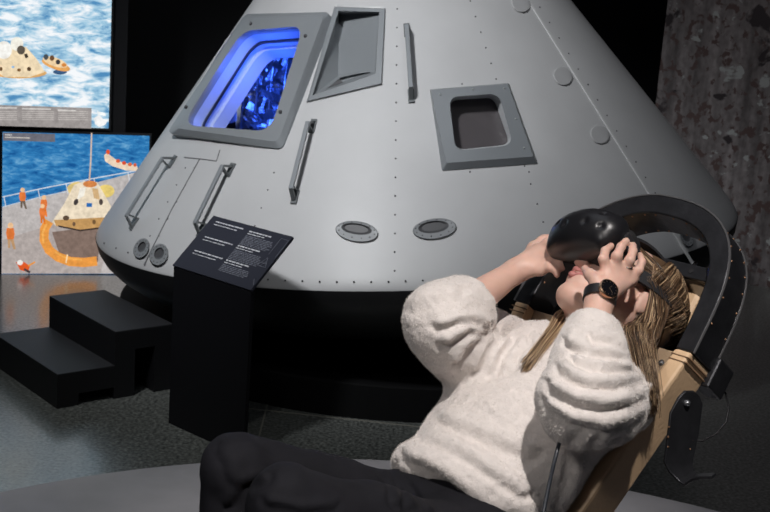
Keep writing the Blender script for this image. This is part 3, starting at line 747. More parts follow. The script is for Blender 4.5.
# hoop
N_ = 60; path = []
for i in range(N_ + 1):
    t = i / N_; ang = PI * t
    far_ = ang > PI / 2; w = CW / 2 - math.copysign(abs(math.cos(ang)) ** (1.1 if far_ else .74), math.cos(ang)) * (CW / 2 + .002); a = .03 + .243 * math.sin(ang) ** (.95 if far_ else .66)
    path.append((w, a))
path = [(-.002, .0)] + path + [(CW + .002, .0)]
loops = []; cN = np.array([CW / 2, .05])
for i, (w, a) in enumerate(path):
    p0 = np.array(path[max(i - 1, 0)]); p1 = np.array(path[min(i + 1, len(path) - 1)]); t = nv(p1 - p0); nn = np.array([-t[1], t[0]])
    if nn @ (np.array([w, a]) - cN) < 0: nn = -nn
    o2 = np.array([w, a]) + nn * .020; i2 = np.array([w, a]) - nn * .020
    loops.append([ch(*o2, .040), ch(*i2, .040), ch(*i2, -.038), ch(*o2, -.038)])
mb = MB(); mb.loft(loops, 0, True, True); hoop = mb.build('head_hoop', steel, chair, smooth='auto', bevel=.003)
hr_ = []
for i in range(2, len(path) - 2, 3):
    w, a = path[i]; t = nv(np.array(path[i + 1]) - np.array(path[i - 1])); nn = np.array([-t[1], t[0]])
    if nn @ (np.array([w, a]) - cN) < 0: nn = -nn
    for f in (.031, -.030):
        for s in (1, -1): q = np.array([w, a]) + nn * .0195 * s; hr_.append(ch(*q, f))
balls(hr_, .0026, 'rivet', mat('rivet_copper', (.38, .22, .13), .4, .7), hoop)
mb = MB(); 
for s_ in (1, -1):
    e_ = [ (np.array(l[0 if s_ == 1 else 3]) ) for l in loops]; mb.tube(e_, .0022, 5)
mb.build('edge_bead', mat('worn_edge', (.35, .35, .36), .3, .8), hoop)
# crossbar with holes, rod
mb = MB(); mb.box(ch(CW / 2, .165, .0), Wd * (CW / 2 - .005), Ad * .014, Fd * .006); cb = mb.build('crossbar', steel, chair, bevel=.002)
for k in range(9): mb = MB(); mb.tube([ch(.05 + .036 * k, .165, .0055), ch(.05 + .036 * k, .165, .0072)], .005, 10); mb.build('bar_hole', blackpad, cb)
mb = MB(); mb.tube([ch(.11, .2, -.03), ch(.16, .08, -.05)], .004, 8); mb.build('silver_rod', mat('chrome', (.8, .8, .82), .15, 1), chair, smooth=True)
# headrest, shoulder strap panel, backrest
mb = MB(); mb.box(ch(CW / 2, .125, -.045), Wd * .13, Ad * .06, Fd * .018); mb.build('headrest', leather, chair, bevel=.012)
mb = MB(); mb.box(ch(.10, .07, -.06), Wd * .055, Ad * .12, Fd * .008); mb.box(ch(.30, .07, -.06), Wd * .05, Ad * .12, Fd * .008); mb.box(ch(CW / 2, .0, -.075), Wd * .17, Ad * .1, Fd * .006); mb.build('headrest_support', blackpad, chair, bevel=.004)
mb = MB(); mb.box(ch(CW / 2, -.035, .012), Wd * (CW / 2 - .014), Ad * .035, Fd * .005); sp_ = mb.build('shoulder_panel', mat('tan_canvas', (.38, .27, .17), .7, bump=.5, bscale=300), chair, bevel=.003)
mb = MB()
for w, a in ((.045, -.028), (.085, -.034), (.31, -.03), (.345, -.03)): mb = MB(); mb.tube([ch(w, a, .0165), ch(w, a, .019)], .006, 12); mb.ball(ch(w, a, .019), .004, 5); mb.build('snap_button', mat('snap_metal', (.45, .47, .5), .25, .9), sp_)
mb = MB(); mb.box(ch(CW / 2, -.45, -.03), Wd * (CW / 2 - .06), Ad * .34, Fd * .012); mb.build('backrest', leather, chair, bevel=.006)
# bracket plate
def brp(x, y, z): return P(x, y, z)
bk = MB(); wv = nv(fc([-.80, -.25, -.50])) 
zc = 2.105
Lp = [(685, 391, 2.067), (678, 398, 2.063), (670, 413, 2.059), (667, 440, 2.055), (664, 462, 2.051), (669, 472, 2.049), (678, 481, 2.043), (684, 485, 2.035), (692, 480, 2.020), (700, 478, 2.005), (712, 477.5, 1.985)]
Rp = [(694, 391, 2.087), (699, 396, 2.091), (702, 404, 2.095), (698, 434, 2.095), (692, 462, 2.093), (692, 466, 2.091), (694, 471, 2.085), (697, 475, 2.070), (702, 474.5, 2.055), (707, 474, 2.035), (716, 474, 2.010)]
LL = np.array([P(*q) for q in Lp]); RR = np.array([P(*q) for q in Rp])
loops = []
for i in range(len(LL)):
    t = nv(LL[min(i + 1, len(LL) - 1)] - LL[max(i - 1, 0)]); n = nv(np.cross(t, RR[i] - LL[i])) * .0025
    loops.append([LL[i] - n, RR[i] - n, RR[i] + n, LL[i] + n])
bk.loft(loops, 0, True, True); br = bk.build('hook_bracket', steel, chair, smooth='auto', bevel=.001)
mb = MB(); mb.ball(P(687, 403, 2.069), .006, 8); 
mb.build('bolt', mat('bolt_metal', (.6, .62, .65), .25, .9), br)
mb = MB()
for x, y in ((669, 427), (668, 437), (668, 447), (694, 427), (692, 440), (690, 449)): mb.ball(P(x, y, 2.053 + (x - 668) * .0014), .0022, 4)
mb.build('rivets', mat('rivet_copper', (.38, .22, .13), .4, .7), br)
mb = MB(); pts = [(706, 372, 2.2), (716, 380, 2.21), (726, 394, 2.22), (729, 408, 2.22), (726, 422, 2.21), (716, 434, 2.2), (702, 441, 2.19), (690, 440, 2.18)]
mb.tube([P(*q) for q in pts], .0018, 6); mb.build('hose', blackpad, chair, smooth=True)
mb = MB(); mb.box(ch(-.01, .0, -.065), Wd * .02, Ad * .03, Fd * .03); mb.build('hinge_block', steel, chair, bevel=.004)

# person joints
def J(x, y, z): return P(x, y, z)
SHn = J(614, 398, 2.12); SHf = SHn + Wd * .33
HPn = J(474, 566, 2.00); HPf = HPn + Wd * .19
PV = (HPn + HPf) / 2; MS = (SHn + SHf) / 2
KNf = J(237, 468, 1.93); KNn = J(286, 505, 1.77)
ANf = J(222, 690, 1.95); ANn = J(275, 735, 1.80)
ELn = J(583, 402, 1.93); WRn = J(599, 302, 2.045)
ELf = J(442, 322, 2.15); WRf = J(514, 272, 2.29)
# seat pan, leg rest, pedestal (under and behind the rider)
dnT = nv((KNn + KNf) / 2 - PV); sT = nv(np.cross(dnT, Wd)); sT = sT if sT[2] < 0 else -sT
mb = MB(); mb.box((PV + (KNn + KNf) / 2) / 2 + sT * .13 + dnT * -.02, dnT * .17, Wd * .15, sT * .03); mb.build('seat', leather, chair, bevel=.01)
dS = nv((ANn + ANf) / 2 - (KNn + KNf) / 2); sS = nv(np.cross(dS, Wd)); sS = sS if sS @ (PV - KNn) > 0 else -sS
mb = MB(); mb.box(((KNn + KNf + ANn + ANf) / 4) + sS * .12 + dS * .03, dS * .17, Wd * .12, sS * .02); mb.build('leg_rest', leather, chair, bevel=.01)
q = PV + sT * .16; mb = MB(); mb.hexa([(q[0] - .3, q[1] - .2, .2), (q[0] + .25, q[1] - .2, .2), (q[0] + .25, q[1] + .22, .2), (q[0] - .3, q[1] + .22, .2)],
                                      [(q[0] - .08, q[1] - .08, q[2] - .02), (q[0] + .1, q[1] - .08, q[2] - .02), (q[0] + .1, q[1] + .1, q[2] - .02), (q[0] - .08, q[1] + .1, q[2] - .02)])
mb.build('pedestal', steel, chair, bevel=.005)

# ------------------------------------------------------------------ the rider
person = thing('person', 'reclining person in fluffy cream sweater holding a headset to the face', 'person', PV)
HC = J(620, 297, 2.235)
Hf = nv(fc([-.52, -.825, -.223])); Hu = fc([.686, -.556, .467]); Hu = nv(Hu - Hf * (Hu @ Hf)); Hw = np.cross(Hf, Hu); Hw = Hw if Hw @ FW > 0 else -Hw
HA = np.array([Hw, Hf, Hu])
def hd(x, y, z): return HC + x * Hw + y * Hf + z * Hu
skinp = []
A_ = lambda f, k=.02: skinp.append((f, k))
A_(ell(hd(0, -.012, .028), (.073, .092, .08), HA)); A_(ell(hd(0, .03, -.028), (.057, .062, .074), HA), .03)
for s in (-1, 1):
    A_(rc(hd(s * .05, -.005, -.052), .020, hd(s * .012, .066, -.094), .019), .03)
    A_(ell(hd(s * .034, .066, -.022), (.025, .022, .026), HA), .02)
    A_(ell(hd(s * .074, -.008, -.010), (.008, .018, .031), HA), .006)
A_(ell(hd(0, .078, -.097), (.014, .012, .012), HA), .018)
A_(rc(hd(0, .09, .01), .009, hd(0, .110, -.03), .0115), .012)
A_(ell(hd(0, .102, -.037), (.017, .011, .008), HA), .008)
A_(ell(hd(0, .085, -.062), (.024, .014, .015), HA), .012)
NK = MS + Ad * .035 - Fd * .01
A_(rc(hd(0, -.028, -.055), .050, NK, .056), .03)
# torso and limbs of the body itself (under the clothes)
A_(ell(MS - Ad * .13 + Fd * .01, (.15, .17, .09), np.array([Wd, Ad, Fd])), .05)
A_(ell((MS * .42 + PV * .58), (.13, .2, .085), np.array([Wd, nv(MS - PV), nv(np.cross(Wd, nv(MS - PV)))])), .06)
A_(ell(PV, (.15, .1, .09), np.array([Wd, nv(MS - PV), nv(np.cross(Wd, nv(MS - PV)))])), .05)
A_(rc(SHn, .045, ELn, .036)); A_(rc(SHf, .045, ELf, .036))
for e, w in ((ELn, WRn), (ELf, WRf)):
    mid = e * .62 + w * .38; A_(rc(e, .036, mid, .034), .02); A_(rc(mid, .034, w, .0225), .02)
for h, k, a in ((HPn, KNn, ANn), (HPf, KNf, ANf)): A_(rc(h, .06, k, .040), .008); A_(rc(k, .040, a, .028), .008); A_(rc(a, .03, a + nv(sS * -1 + dS * .2) * .16, .026), .02)
# near (left) hand; points as photo position and distance
def chain(pts, rad, k=.006):
    pts = [J(*p) for p in pts]
    for i in range(len(pts) - 1): A_(rc(pts[i], rad[i], pts[i + 1], rad[i + 1]), k if i else .010)
pw = J(600, 299, 2.05)
A_(rc(WRn, .0235, pw, .0225), .012)
for (kx, ky, kz) in ((607, 271, 2.075), (616, 269, 2.083), (625, 272, 2.090), (632, 279, 2.096)):
    A_(rc(pw, .018, J(kx, ky, kz), .0098), .010)
chain([(607, 271, 2.075), (603, 259, 2.070), (605, 251, 2.088), (611, 246, 2.108)], [.0095, .0082, .0074, .0064], .005)
chain([(616, 269, 2.083), (617, 256, 2.072), (621, 247, 2.084), (626, 241, 2.104)], [.0096, .0084, .0076, .0066], .005)
chain([(625, 272, 2.090), (630, 260, 2.078), (633, 251, 2.090), (633, 245, 2.108)], [.0094, .0082, .0073, .0063], .005)
chain([(632, 279, 2.096), (639, 270, 2.088), (642, 262, 2.098), (640, 255, 2.112)], [.0084, .0073, .0066, .0057], .005)
chain([(602, 289, 2.055), (596, 281, 2.058), (590, 275, 2.076), (585, 269, 2.098)], [.0140, .0108, .0090, .0074], .010)
# far (right) hand
pf = J(521, 268, 2.292)
A_(rc(WRf, .0222, pf, .021), .012)
for q in ((538, 250, 2.30), (542, 257, 2.29), (543, 264, 2.28), (541, 270, 2.27)): A_(rc(pf, .017, J(*q), .0105), .012)
chain([(538, 250, 2.30), (547, 243, 2.29), (556, 243, 2.275), (562, 246, 2.265)], [.0100, .0088, .0080, .0068])
chain([(542, 257, 2.29), (553, 251, 2.275), (560, 254, 2.26), (564, 259, 2.255)], [.0100, .0090, .0080, .0070])
chain([(543, 264, 2.28), (554, 259, 2.262), (560, 262, 2.25), (562, 268, 2.25)], [.0098, .0088, .0078, .0068])
chain([(541, 270, 2.27), (550, 267, 2.255), (556, 270, 2.246), (557, 275, 2.246)], [.0088, .0078, .0070, .0060])
chain([(526, 260, 2.30), (534, 248, 2.325), (543, 241, 2.335), (551, 238, 2.335)], [.0150, .0115, .0095, .0078], .012)
allp = [HC, SHn, SHf, KNn, KNf, ANn, ANf, ELn, ELf, HPn, WRf]
lo = np.min(allp, 0) - .26; hi = np.max(allp, 0) + .2
VB, QB = nets(field(skinp), lo, hi, .0028); VB = smoothv(VB, QB, 2, .4)
skin = mat('skin', (.72, .46, .37), .5, bump=.15, bscale=300, var=.07, vscale=25)
skin.node_tree.nodes['Principled BSDF'].inputs['Subsurface Weight'].default_value = .12
skin.node_tree.nodes['Principled BSDF'].inputs['Subsurface Radius'].default_value = (.012, .004, .002)
meshobj('body', VB, QB, skin, person)
# lips
fl_ = field([(rc(hd(-.022, .090, -.057), .0035, hd(0, .1005, -.0545), .0048), .004), (rc(hd(0, .1005, -.0545), .0048, hd(.022, .090, -.057), .0035), .004),
             (rc(hd(-.020, .090, -.062), .0035, hd(0, .098, -.068), .0058), .004), (rc(hd(0, .098, -.068), .0058, hd(.020, .090, -.062), .0035), .004)],
            [(rc(hd(-.022, .098, -.0605), .0012, hd(.022, .098, -.0605), .0012), .002)])
V, Q = nets(fl_, HC - .14, HC + .14, .0011); meshobj('lips', V, Q, mat('lip_pink', (.50, .20, .18), .4), person)
# ring on the ring finger
mb = MB(); a = J(625, 272, 2.090); b = J(630, 260, 2.078); d = nv(b - a); c = a * .45 + b * .55; u = nv(np.cross(d, FW)); v = np.cross(d, u)
mb.tube([c + .0094 * (math.cos(t) * u + math.sin(t) * v) for t in np.linspace(0, 2 * PI, 25)], .0013, 6); mb.build('finger_ring', mat('silver_ring', (.85, .83, .8), .2, 1), person, smooth=True)
# --- sweater
BA = np.array([Wd, Ad, Fd]); TA = nv(MS - PV); TF = nv(np.cross(Wd, TA)); TF = TF if TF @ Fd > 0 else -TF
sw_ = []
B_ = lambda f, k=.04: sw_.append((f, k))
B_(ell(MS - Ad * .10 + Fd * .012 - Wd * .012, (.172, .17, .112), BA)); B_(ell(MS - Ad * .22 + Fd * .022 - Wd * .02, (.142, .16, .108), BA), .06)
B_(ell(PV + TA * .19 + TF * .010 - Wd * .015, (.142, .15, .110), np.array([Wd, TA, TF])), .05)
B_(ell(PV + TA * .11 + TF * .02, (.154, .06, .110), np.array([Wd, TA, TF])), .03)
B_(rc(SHn - Wd * -.02, .078, SHf + Wd * -.02, .078), .05); B_(rc(MS + Ad * .0, .075, MS + Ad * .035, .066), .03)
# near sleeve: puffy
B_(rc(SHn, .066, SHn * .45 + ELn * .55, .074), .04); B_(rc(SHn * .45 + ELn * .55, .074, ELn, .068), .03)
CUn = ELn + (WRn - ELn) * .75; CUf = ELf + (WRf - ELf) * .38
B_(rc(ELn, .072, ELn * .5 + CUn * .5, .060), .03); B_(rc(ELn * .5 + CUn * .5, .060, CUn, .047), .02)
# far sleeve
B_(rc(SHf, .080, SHf * .4 + ELf * .6, .075), .05); B_(rc(SHf * .4 + ELf * .6, .078, ELf, .066), .03)
B_(rc(ELf, .064, ELf * .4 + CUf * .6, .062), .03); B_(rc(ELf * .4 + CUf * .6, .058, CUf, .053), .02)
B_(rc(J(452, 346, 2.17), .042, J(500, 368, 2.25), .055), .04)
# folds
def fold(pts, r, k=.013):
    r = r + .003
    pts = [J(*p) for p in pts]
    for i in range(len(pts) - 1): B_(rc(pts[i], r, pts[i + 1], r), k)
cuts = [(rc(WRn + (WRn - CUn) * .02, .027, CUn + (CUn - ELn) * -.02, .030), .006), (rc(WRf, .027, CUf + (CUf - ELf) * -.06, .034), .006),
        (rc(NK + Ad * .13 + Fd * .0, .075, NK + Ad * .035, .050), .012)]
# flat cut of the hem and the cuffs
def plane(p, n): p = np.array(p); n = nv(n); return lambda X: (p - X) @ n    # removes the side the normal points away from
HEM = PV + TA * .075
cuts.append((lambda X, p=HEM, n=TA: (X - p) @ n, .01))
for c_, e_ in ((CUn, ELn), (CUf, ELf)):
    d_ = nv(c_ - e_)
    def cutf(X, c=c_, d=d_):
        Y = X - c; t = Y @ d; r = np.linalg.norm(Y - t[:, None] * d, axis=1); return np.maximum(-(t - .006), r - .085) 
    cuts.append((cutf, .008))
Fs = field(sw_, cuts)
VS, QS = nets(Fs, np.min([SHn, SHf, ELn, ELf, HPn, HPf, WRn], 0) - .16, np.max([SHn, SHf, ELn, ELf, WRn, WRf], 0) + .16, .0038); VS = smoothv(VS, QS, 3, .5)
NS = vnormals(VS, QS)
def seg_d(X, Y, pts):
    d = np.full(len(X), 1e9); sg = np.zeros(len(X))
    for (x0, y0), (x1, y1) in zip(pts[:-1], pts[1:]):
        dx, dy = x1 - x0, y1 - y0; L = dx * dx + dy * dy; t = np.clip(((X - x0) * dx + (Y - y0) * dy) / L, 0, 1)
        ex = X - x0 - t * dx; ey = Y - y0 - t * dy; e = np.hypot(ex, ey); m_ = e < d; d = np.where(m_, e, d); sg = np.where(m_, np.sign(dx * ey - dy * ex), sg)
    return d * sg
def creases(V, N, F, zr=(0, 9)):
    # cloth folds: each raises a rounded ridge with a valley along its lower side
    q = V - CP; z = q @ FW; X = 385 + FPX * (q @ CR) / z; Y = 256 - FPX * (q @ CU) / z
    face = np.clip(-(N * q).sum(1) / np.linalg.norm(q, axis=1) * 2, 0, 1); D = np.zeros(len(V))
    for pts, w, a, z0, z1 in F:
        d = seg_d(X, Y, pts); D += (z > z0) * (z < z1) * a * .8 * (np.exp(-(d / w) ** 2) - .95 * np.exp(-((d - 1.7 * w) / (w * .75)) ** 2))
    return V + N * (D * face)[:, None]
FOLDS = [
 ([(598, 334), (612, 336), (624, 342)], 5, .007, 0, 2.06), ([(572, 340), (590, 349), (612, 350), (626, 352)], 5, .009, 0, 2.06),
 ([(580, 358), (600, 364), (622, 364), (634, 362)], 5, .010, 0, 2.06), ([(566, 368), (586, 378), (612, 380), (634, 374), (644, 370)], 6, .010, 0, 2.06),
 ([(556, 384), (578, 396), (606, 400), (634, 394), (650, 386)], 6.5, .010, 0, 2.08), ([(552, 402), (574, 416), (604, 422), (632, 414), (648, 402)], 6, .007, 0, 2.08),
 ([(440, 322), (458, 316), (476, 315), (486, 319)], 5, .009, 2.0, 2.4), ([(446, 338), (468, 326), (490, 326)], 5, .009, 2.0, 2.4),
 ([(456, 356), (468, 340), (480, 334)], 5, .008, 2.0, 2.4), ([(474, 366), (482, 348), (492, 336)], 5, .008, 2.0, 2.4), ([(490, 366), (496, 350), (506, 338)], 5, .008, 2.0, 2.4),
 ([(508, 364), (512, 350), (522, 340)], 5, .006, 2.0, 2.4), ([(412, 300), (430, 290), (452, 288)], 7, .004, 2.0, 2.4),
 ([(428, 430), (450, 438), (474, 452), (500, 470), (524, 486)], 7, .009, 1.7, 2.3), ([(412, 452), (436, 462), (462, 482), (490, 505), (500, 515)], 7, .009, 1.7, 2.3),
 ([(448, 414), (470, 424), (500, 436), (530, 446)], 8, .007, 1.7, 2.3), ([(404, 466), (426, 482), (448, 502), (462, 516)], 5, .006, 1.7, 2.3),
 ([(600, 450), (596, 475), (584, 512)], 6, .008, 1.7, 2.3), ([(620, 450), (612, 475), (600, 500)], 6, .008, 1.7, 2.3), ([(584, 446), (578, 480), (566, 512)], 7, .006, 1.7, 2.3)]
VS = creases(VS, NS, FOLDS); VS = smoothv(VS, QS, 1, .4); NS = vnormals(VS, QS)
nz = np.array([noise.noise(Vector(p * 13)) * .005 + noise.noise(Vector(p * 42)) * .0022 + noise.noise(Vector(p * 120)) * .0016 for p in VS])
VS = VS + NS * nz[:, None]; NS = vnormals(VS, QS)
wool = mat('cream_wool', (.78, .725, .69), .95, bump=.6, bscale=260, var=.05, vscale=60, sheen=.5, spec=.15)
swo = meshobj('sweater', VS, QS, wool, person)
# short pile standing off the knit
NH = 130000; rng = np.random.default_rng(3); fi = rng.integers(0, len(QS), NH); w4 = rng.dirichlet([1, 1, 1, 1], NH)
pp = (VS[QS[fi]] * w4[..., None]).sum(1); pn = NS[QS[fi, 0]]; dv = pn + rng.normal(0, .5, (NH, 3)) + np.array([0, 0, -.25]); dv /= np.linalg.norm(dv, axis=1)[:, None]
ln_ = rng.uniform(.002, .0045, NH)[:, None]; sd = np.cross(dv, rng.normal(size=(NH, 3))); sd /= np.linalg.norm(sd, axis=1)[:, None]; wd = .00032
pv = np.stack([pp - sd * wd - pn * .001, pp + sd * wd - pn * .001, pp + dv * ln_], 1).reshape(-1, 3)
pf_ = np.arange(NH * 3).reshape(-1, 3)
pile = meshobj('wool_pile', pv, pf_, mat('cream_pile', (.82, .765, .72), .9, sheen=.3, spec=.1), swo)

_q = VS - CP; _z = _q @ FW; _x = 385 + FPX * (_q @ CR) / _z; _y = 256 - FPX * (_q @ CU) / _z
def on_wool(x, y, lift=.004, zmin=0.):
    m_ = (np.hypot(_x - x, _y - y) < 3.5) & (_z > zmin); return J(x, y, _z[m_].min() - lift) if m_.any() else J(x, y, 2.2)
# --- jeans
jn = []
G_ = lambda f, k=.04: jn.append((f, k))
G_(ell(PV + TA * .01, (.158, .16, .102), np.array([Wd, TA, TF])))
for h, k, a in ((HPn, KNn, ANn), (HPf, KNf, ANf)):
    G_(rc(h, .088, h * .4 + k * .6, .072), .04); G_(rc(h * .4 + k * .6, .070, k, .059), .010); G_(rc(k, .059, k * .6 + a * .4, .055), .008); G_(rc(k * .6 + a * .4, .055, a * .97 + k * .03, .040), .008)
def jf(pts, r, k=.014):
    pts = [J(*p) for p in pts]
    for i in range(len(pts) - 1): G_(rc(pts[i], r, pts[i + 1], r), k)
cj = [(lambda X, p=PV + TA * .11, n=TA: (p - X) @ n, .01)]
VJ, QJ = nets(field(jn, [(lambda X, p=PV + TA * .135, n=TA: -((X - p) @ n), .01)]), lo, hi, .006); VJ = smoothv(VJ, QJ, 2, .5)
NJ = vnormals(VJ, QJ)
VJ = creases(VJ, NJ, [([(228, 500), (240, 480), (262, 474)], 5, .006, 0, 3), ([(384, 466), (392, 480), (396, 500)], 4, .006, 0, 3), ([(396, 470), (404, 486), (410, 504)], 4, .006, 0, 3), ([(408, 474), (420, 490), (430, 506)], 4, .005, 0, 3), ([(270, 500), (300, 506), (330, 503)], 5, .004, 0, 3), ([(225, 450), (232, 462), (236, 476)], 6, .004, 0, 3)]); NJ = vnormals(VJ, QJ); VJ = VJ + NJ * np.array([noise.noise(Vector(p * 14)) * .006 + noise.noise(Vector((p[0] * 40, p[1] * 30, p[2] * 50))) * .0016 for p in VJ])[:, None]
meshobj('jeans', VJ, QJ, mat('black_denim', (.0095, .0095, .013), .8, bump=.5, bscale=700, var=.2, vscale=12, spec=.25), person)

# --- hair: scalp shell and long strands
hairm = mat('blond_hair', (.12, .072, .04), .42, var=.45, vscale=60)
hsf = field([(ell(hd(0, -.028, .035), (.082, .092, .084), HA), .02), (ell(hd(0, -.062, -.01), (.068, .062, .085), HA), .03)],
            [(ell(hd(0, .100, -.055), (.10, .050, .10), HA), .01)])
V, Q = nets(hsf, HC - .18, HC + .18, .004); V = smoothv(V, Q, 2)
hs_ = meshobj('hair', V, Q, hairm, person)
hm = [mat('hair_dark', (.06, .035, .019), .38), mat('hair_mid', (.17, .10, .055), .38), mat('hair_light', (.56, .40, .24), .38)]
mb = MB()
def strand(p, r0=.0011, mi=0):
    # smooth curve through points
    p = np.array(p); K = len(p); out = []
    for i in range(K - 1):
        a, b, c, d = p[max(i - 1, 0)], p[i], p[i + 1], p[min(i + 2, K - 1)]
        for t in np.linspace(0, 1, 6)[:-1]:
            out.append(.5 * ((2 * b) + (-a + c) * t + (2 * a - 5 * b + 4 * c - d) * t * t + (-a + 3 * b - 3 * c + d) * t ** 3))
    out.append(p[-1]); n = len(out); mb.tube(out, [r0 * (1 - .6 * i / n) for i in range(n)], 4, mi)
def scalp(th, ph, off=.004):
    # th from crown to nape, ph around
    d = np.array([math.sin(th) * math.sin(ph), -math.sin(th) * math.cos(ph), math.cos(th)]); return hd(0, -.028, .03) + (d * (np.array([.082, .092, .086]) + off)) @ HA
g_ = np.array([0, 0, -1.])
for k in range(2600):
    ph = rnd.uniform(-2.1, 1.0); m_ = rnd.choices([0, 1, 2], [.4, .4, .2])[0]; off = rnd.uniform(.001, .009)
    pts = [scalp(t, ph, off + .002 * math.sin(k)) for t in np.linspace(.15, 1.75, 5)]
    e = pts[-1]
    j = np.array([rnd.gauss(0, .006) for _ in range(3)]); w_ = rnd.random()
    if rnd.random() < .75 and ph > -1.9:      # falls in front of the shoulder pad towards the rail
        pts = pts[:-1] + [J(632 + 14 * w_, 330, 2.15) + j, J(634 + 13 * w_, 350, 2.115) + j, J(641 + 9 * w_, 376, 2.085) + j, J(650 + 6 * w_ - 3, rnd.uniform(388, 412), 2.07) + j]
    else:
        pts += [NK - Ad * .0 - Fd * .045 + Wd * rnd.uniform(-.05, .06) + j]
    strand(pts, .0007, m_)
for k in range(200):      # a lock coming forward over the chest on the far side
    j = np.array([rnd.gauss(0, .006) for _ in range(3)]); m_ = rnd.choices([0, 1, 2], [.05, .35, .6])[0]; w_ = rnd.uniform(-1, 1)
    a = hd(.06 + .01 * w_, -.02, -.03)
    strand([a + j * .4, J(566 + 3 * w_, 316, 2.24) + j, on_wool(552, 332) + CR * .007 * w_ + j * .6, on_wool(538, 350) + CR * .008 * w_ + j * .5, on_wool(526, 366) + CR * .007 * w_ + CU * rnd.uniform(-.012, .01) + j * .4], .0009, m_)
for k in range(110):      # near side wisps in front of the ear and down the neck
    j = np.array([rnd.gauss(0, .005) for _ in range(3)]); m_ = rnd.choices([0, 1, 2], [.3, .4, .3])[0]; w_ = rnd.uniform(-1, 1)
    strand([hd(-.082, .02 + .02 * w_, .04) + j * .3, hd(-.086, -.02 + .02 * w_, -.01) + j * .4, hd(-.080, -.055 + .015 * w_, -.06) + j, J(636 + 6 * w_, 338, 2.13) + j, J(645 + 7 * w_, 368, 2.09) + j * 1.3], .0012, m_)
for k in range(260):      # swept back from the hairline over the temple
    u = rnd.random(); j = np.array([rnd.gauss(0, .003) for _ in range(3)]); m_ = rnd.choices([0, 1, 2], [.45, .4, .15])[0]; w_ = rnd.random()
    p0 = hd(-.030 - .046 * u ** .6, .066 - .035 * u, .072 - .075 * u)
    strand([p0, hd(-.074 - .010 * u, .020, .052 - .045 * u) + j, hd(-.087, -.03, .028 - .05 * u) + j, hd(-.078, -.07, -.035 - .02 * u) + j, J(634 + 12 * w_, 335, 2.14) + j * 1.5, J(640 + 10 * w_, 362, 2.10) + j * 2], .0010, m_)
mb.build('hair_strands', hm, hs_, smooth=True)

# ------------------------------------------------------------------ headset (held and worn)
hsx = thing('headset', 'glossy black virtual reality headset with dimpled shell over the face', 'headset', hd(0, .13, 0))
shell = field([(rbox(hd(0, .130, .002), (.084, .022, .042), .021, HA), .0), (ell(hd(0, .134, .004), (.092, .050, .052), HA), .01)],
              [(ell(hd(x, .134 + .050 * math.sqrt(max(0, 1 - (x / .092) ** 2 - ((z - .004) / .052) ** 2)) + .003, z), (.0075,) * 3), .003) for x, z in ((-.03, .026), (-.062, .018), (.008, -.020), (-.042, -.016), (.038, -.008), (.055, .018), (0, .038), (-.074, -.014))])
V, Q = nets(shell, HC - .27, HC + .27, .0028); V = smoothv(V, Q, 3); meshobj('visor_shell', V, Q, mat('headset_black', (.012, .012, .014), .36), hsx)
cush = field([(rbox(hd(0, .092, .010), (.074, .026, .044), .018, HA), .0)], [(ell(hd(0, .02, 0), (.062, .085, .09), HA), .006)])
V, Q = nets(cush, HC - .2, HC + .2, .003); V = smoothv(V, Q, 2); meshobj('face_cushion', V, Q, mat('foam_black', (.012, .012, .013), .85), hsx)
# straps: bands around the head
strapm = mat('strap_black', (.014, .014, .017), .75, bump=.4, bscale=400)
def bandloop(pts, nrm, hgt, th):
    loops = []; K = len(pts)
    for i in range(K):
        t = nv(pts[min(i + 1, K - 1)] - pts[max(i - 1, 0)]); n = nv(nrm[i] - t * (nrm[i] @ t)); s = np.cross(t, n); h = hgt[i]
        loops.append([pts[i] - s * h, pts[i] + s * h, pts[i] + s * h + n * th, pts[i] - s * h + n * th])
    return loops
ts = np.linspace(-PI * .30, PI * 1.30, 41); pts = []; nr = []; hg = []
for t in ts:       # t=-.. near front, pi/2 back
    x = -math.cos(t) * .087; y = -.02 - math.sin(t) * .104; z = .024 + .036 * math.sin(t) 
    pts.append(hd(x, y, z)); nr.append(nv(hd(x * 1.5, y * 1.5, z) - HC)); hg.append(.013 + .022 * max(0, math.sin(t)) ** 2)
mb = MB(); mb.loft(bandloop(pts, nr, hg, .006), 0, True, True); mb.build('head_strap', strapm, hsx, smooth='auto')
pts = []; nr = []; hg = []
for t in np.linspace(.30, PI * .86, 25):
    y = -.02 + math.cos(t) * .118; z = .02 + math.sin(t) * .103; pts.append(hd(0, y, z)); nr.append(nv(hd(0, y * 1.2, z) - HC)); hg.append(.014)
mb = MB(); mb.loft(bandloop(pts, nr, hg, .005), 0, True, True); mb.build('top_strap', strapm, hsx, smooth='auto')
for s in (-1, 1):
    mb = MB(); mb.box(hd(s * .083, .095, .012), Hw * .006, Hf * .026, Hu * .013); mb.build('strap_hinge', strapm, hsx, bevel=.004)
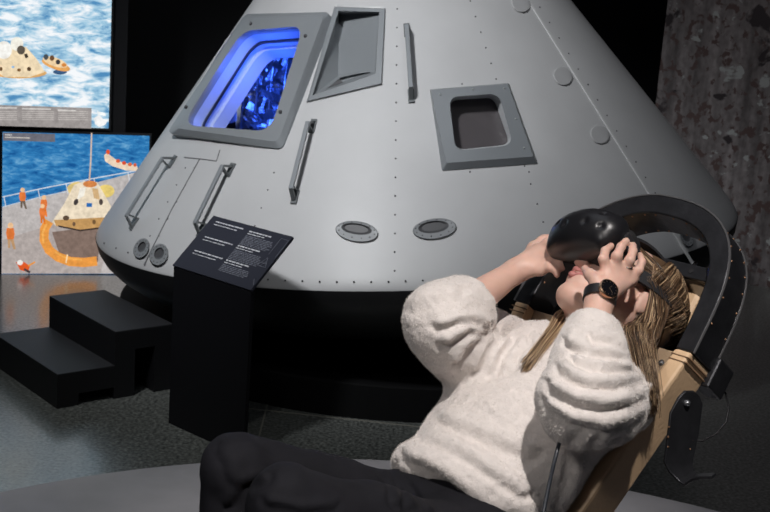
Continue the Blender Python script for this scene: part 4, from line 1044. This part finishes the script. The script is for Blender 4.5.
# cable: from the strap's crown, down behind the near arm and over the lap
cpts = [hd(-.07, .12, -.01), J(614, 288, 2.135), J(604, 318, 2.12), J(592, 340, 2.10), J(580, 372, 2.03), J(571, 400, 1.99), J(563, 430, 1.93), J(556, 455, 1.90), J(549, 485, 1.89), J(542, 520, 1.87), J(535, 560, 1.83), J(530, 640, 1.82)]
cc = []
for i in range(len(cpts) - 1):
    a, b, c, d = cpts[max(i - 1, 0)], cpts[i], cpts[i + 1], cpts[min(i + 2, len(cpts) - 1)]
    for t in np.linspace(0, 1, 8)[:-1]: cc.append(.5 * ((2 * b) + (-a + c) * t + (2 * a - 5 * b + 4 * c - d) * t * t + (-a + 3 * b - 3 * c + d) * t ** 3))
mb = MB(); mb.tube(cc, .0033, 8); mb.build('cable', mat('cable_rubber', (.03, .035, .045), .4), hsx, smooth=True)

# ------------------------------------------------------------------ wristwatch
wa = nv(WRn - ELn); wc = J(600, 297, 2.047); toC = nv(CP - wc); fn = nv(toC + .35 * CR); fn = nv(fn - wa * (fn @ wa)); sd_ = np.cross(wa, fn)
wt = thing('wristwatch', 'round black faced wristwatch with gold bezel on the raised wrist', 'watch', wc)
mb = MB(); loops = []
for t in np.linspace(0, 2 * PI, 33)[:-1]:
    r = .0262; c = wc + r * (math.cos(t) * fn + math.sin(t) * sd_); n = math.cos(t) * fn + math.sin(t) * sd_
    loops.append([c - wa * .009, c + wa * .009, c + wa * .009 + n * .0025, c - wa * .009 + n * .0025])
loops.append(loops[0]); mb.loft(loops, 0); mb.build('watch_strap', mat('watch_strap_black', (.012, .012, .014), .5), wt, smooth='auto')
mb = MB(); fcx = wc + fn * .0275; circ = lambda r, h: [fcx + fn * h + r * (math.cos(t) * wa + math.sin(t) * sd_) for t in np.linspace(0, 2 * PI, 41)[:-1]]
mb.loft([circ(.0165, -.003), circ(.0178, .001), circ(.0175, .005), circ(.0155, .0065), circ(.0148, .005)], 0, True, True); wcse = mb.build('watch_case', mat('rose_gold', (.5, .33, .22), .25, 1), wt, smooth='auto')
mb = MB(); mb.loft([circ(.0149, .0048), circ(.0149, .0056)], 0, True, True); dial = mb.build('dial', mat('dial_black', (.006, .006, .008), .12), wcse)
mb = MB()
for k in range(12):
    t = 2 * PI * k / 12; u = math.cos(t) * wa + math.sin(t) * sd_; mb.box(fcx + fn * .0058 + u * .0125, u * .0012, np.cross(fn, u) * .0003, fn * .0002)
for t, L in ((.6, .007), (2.4, .0105)):
    u = math.cos(t) * wa + math.sin(t) * sd_; mb.box(fcx + fn * .006 + u * L / 2, u * L / 2, np.cross(fn, u) * .0004, fn * .0002)
mb.build('watch_hands', mat('hand_gold', (.7, .5, .35), .3, 1), dial)

for o in bpy.data.objects:
    if '_w' in o.keys(): del o['_w']
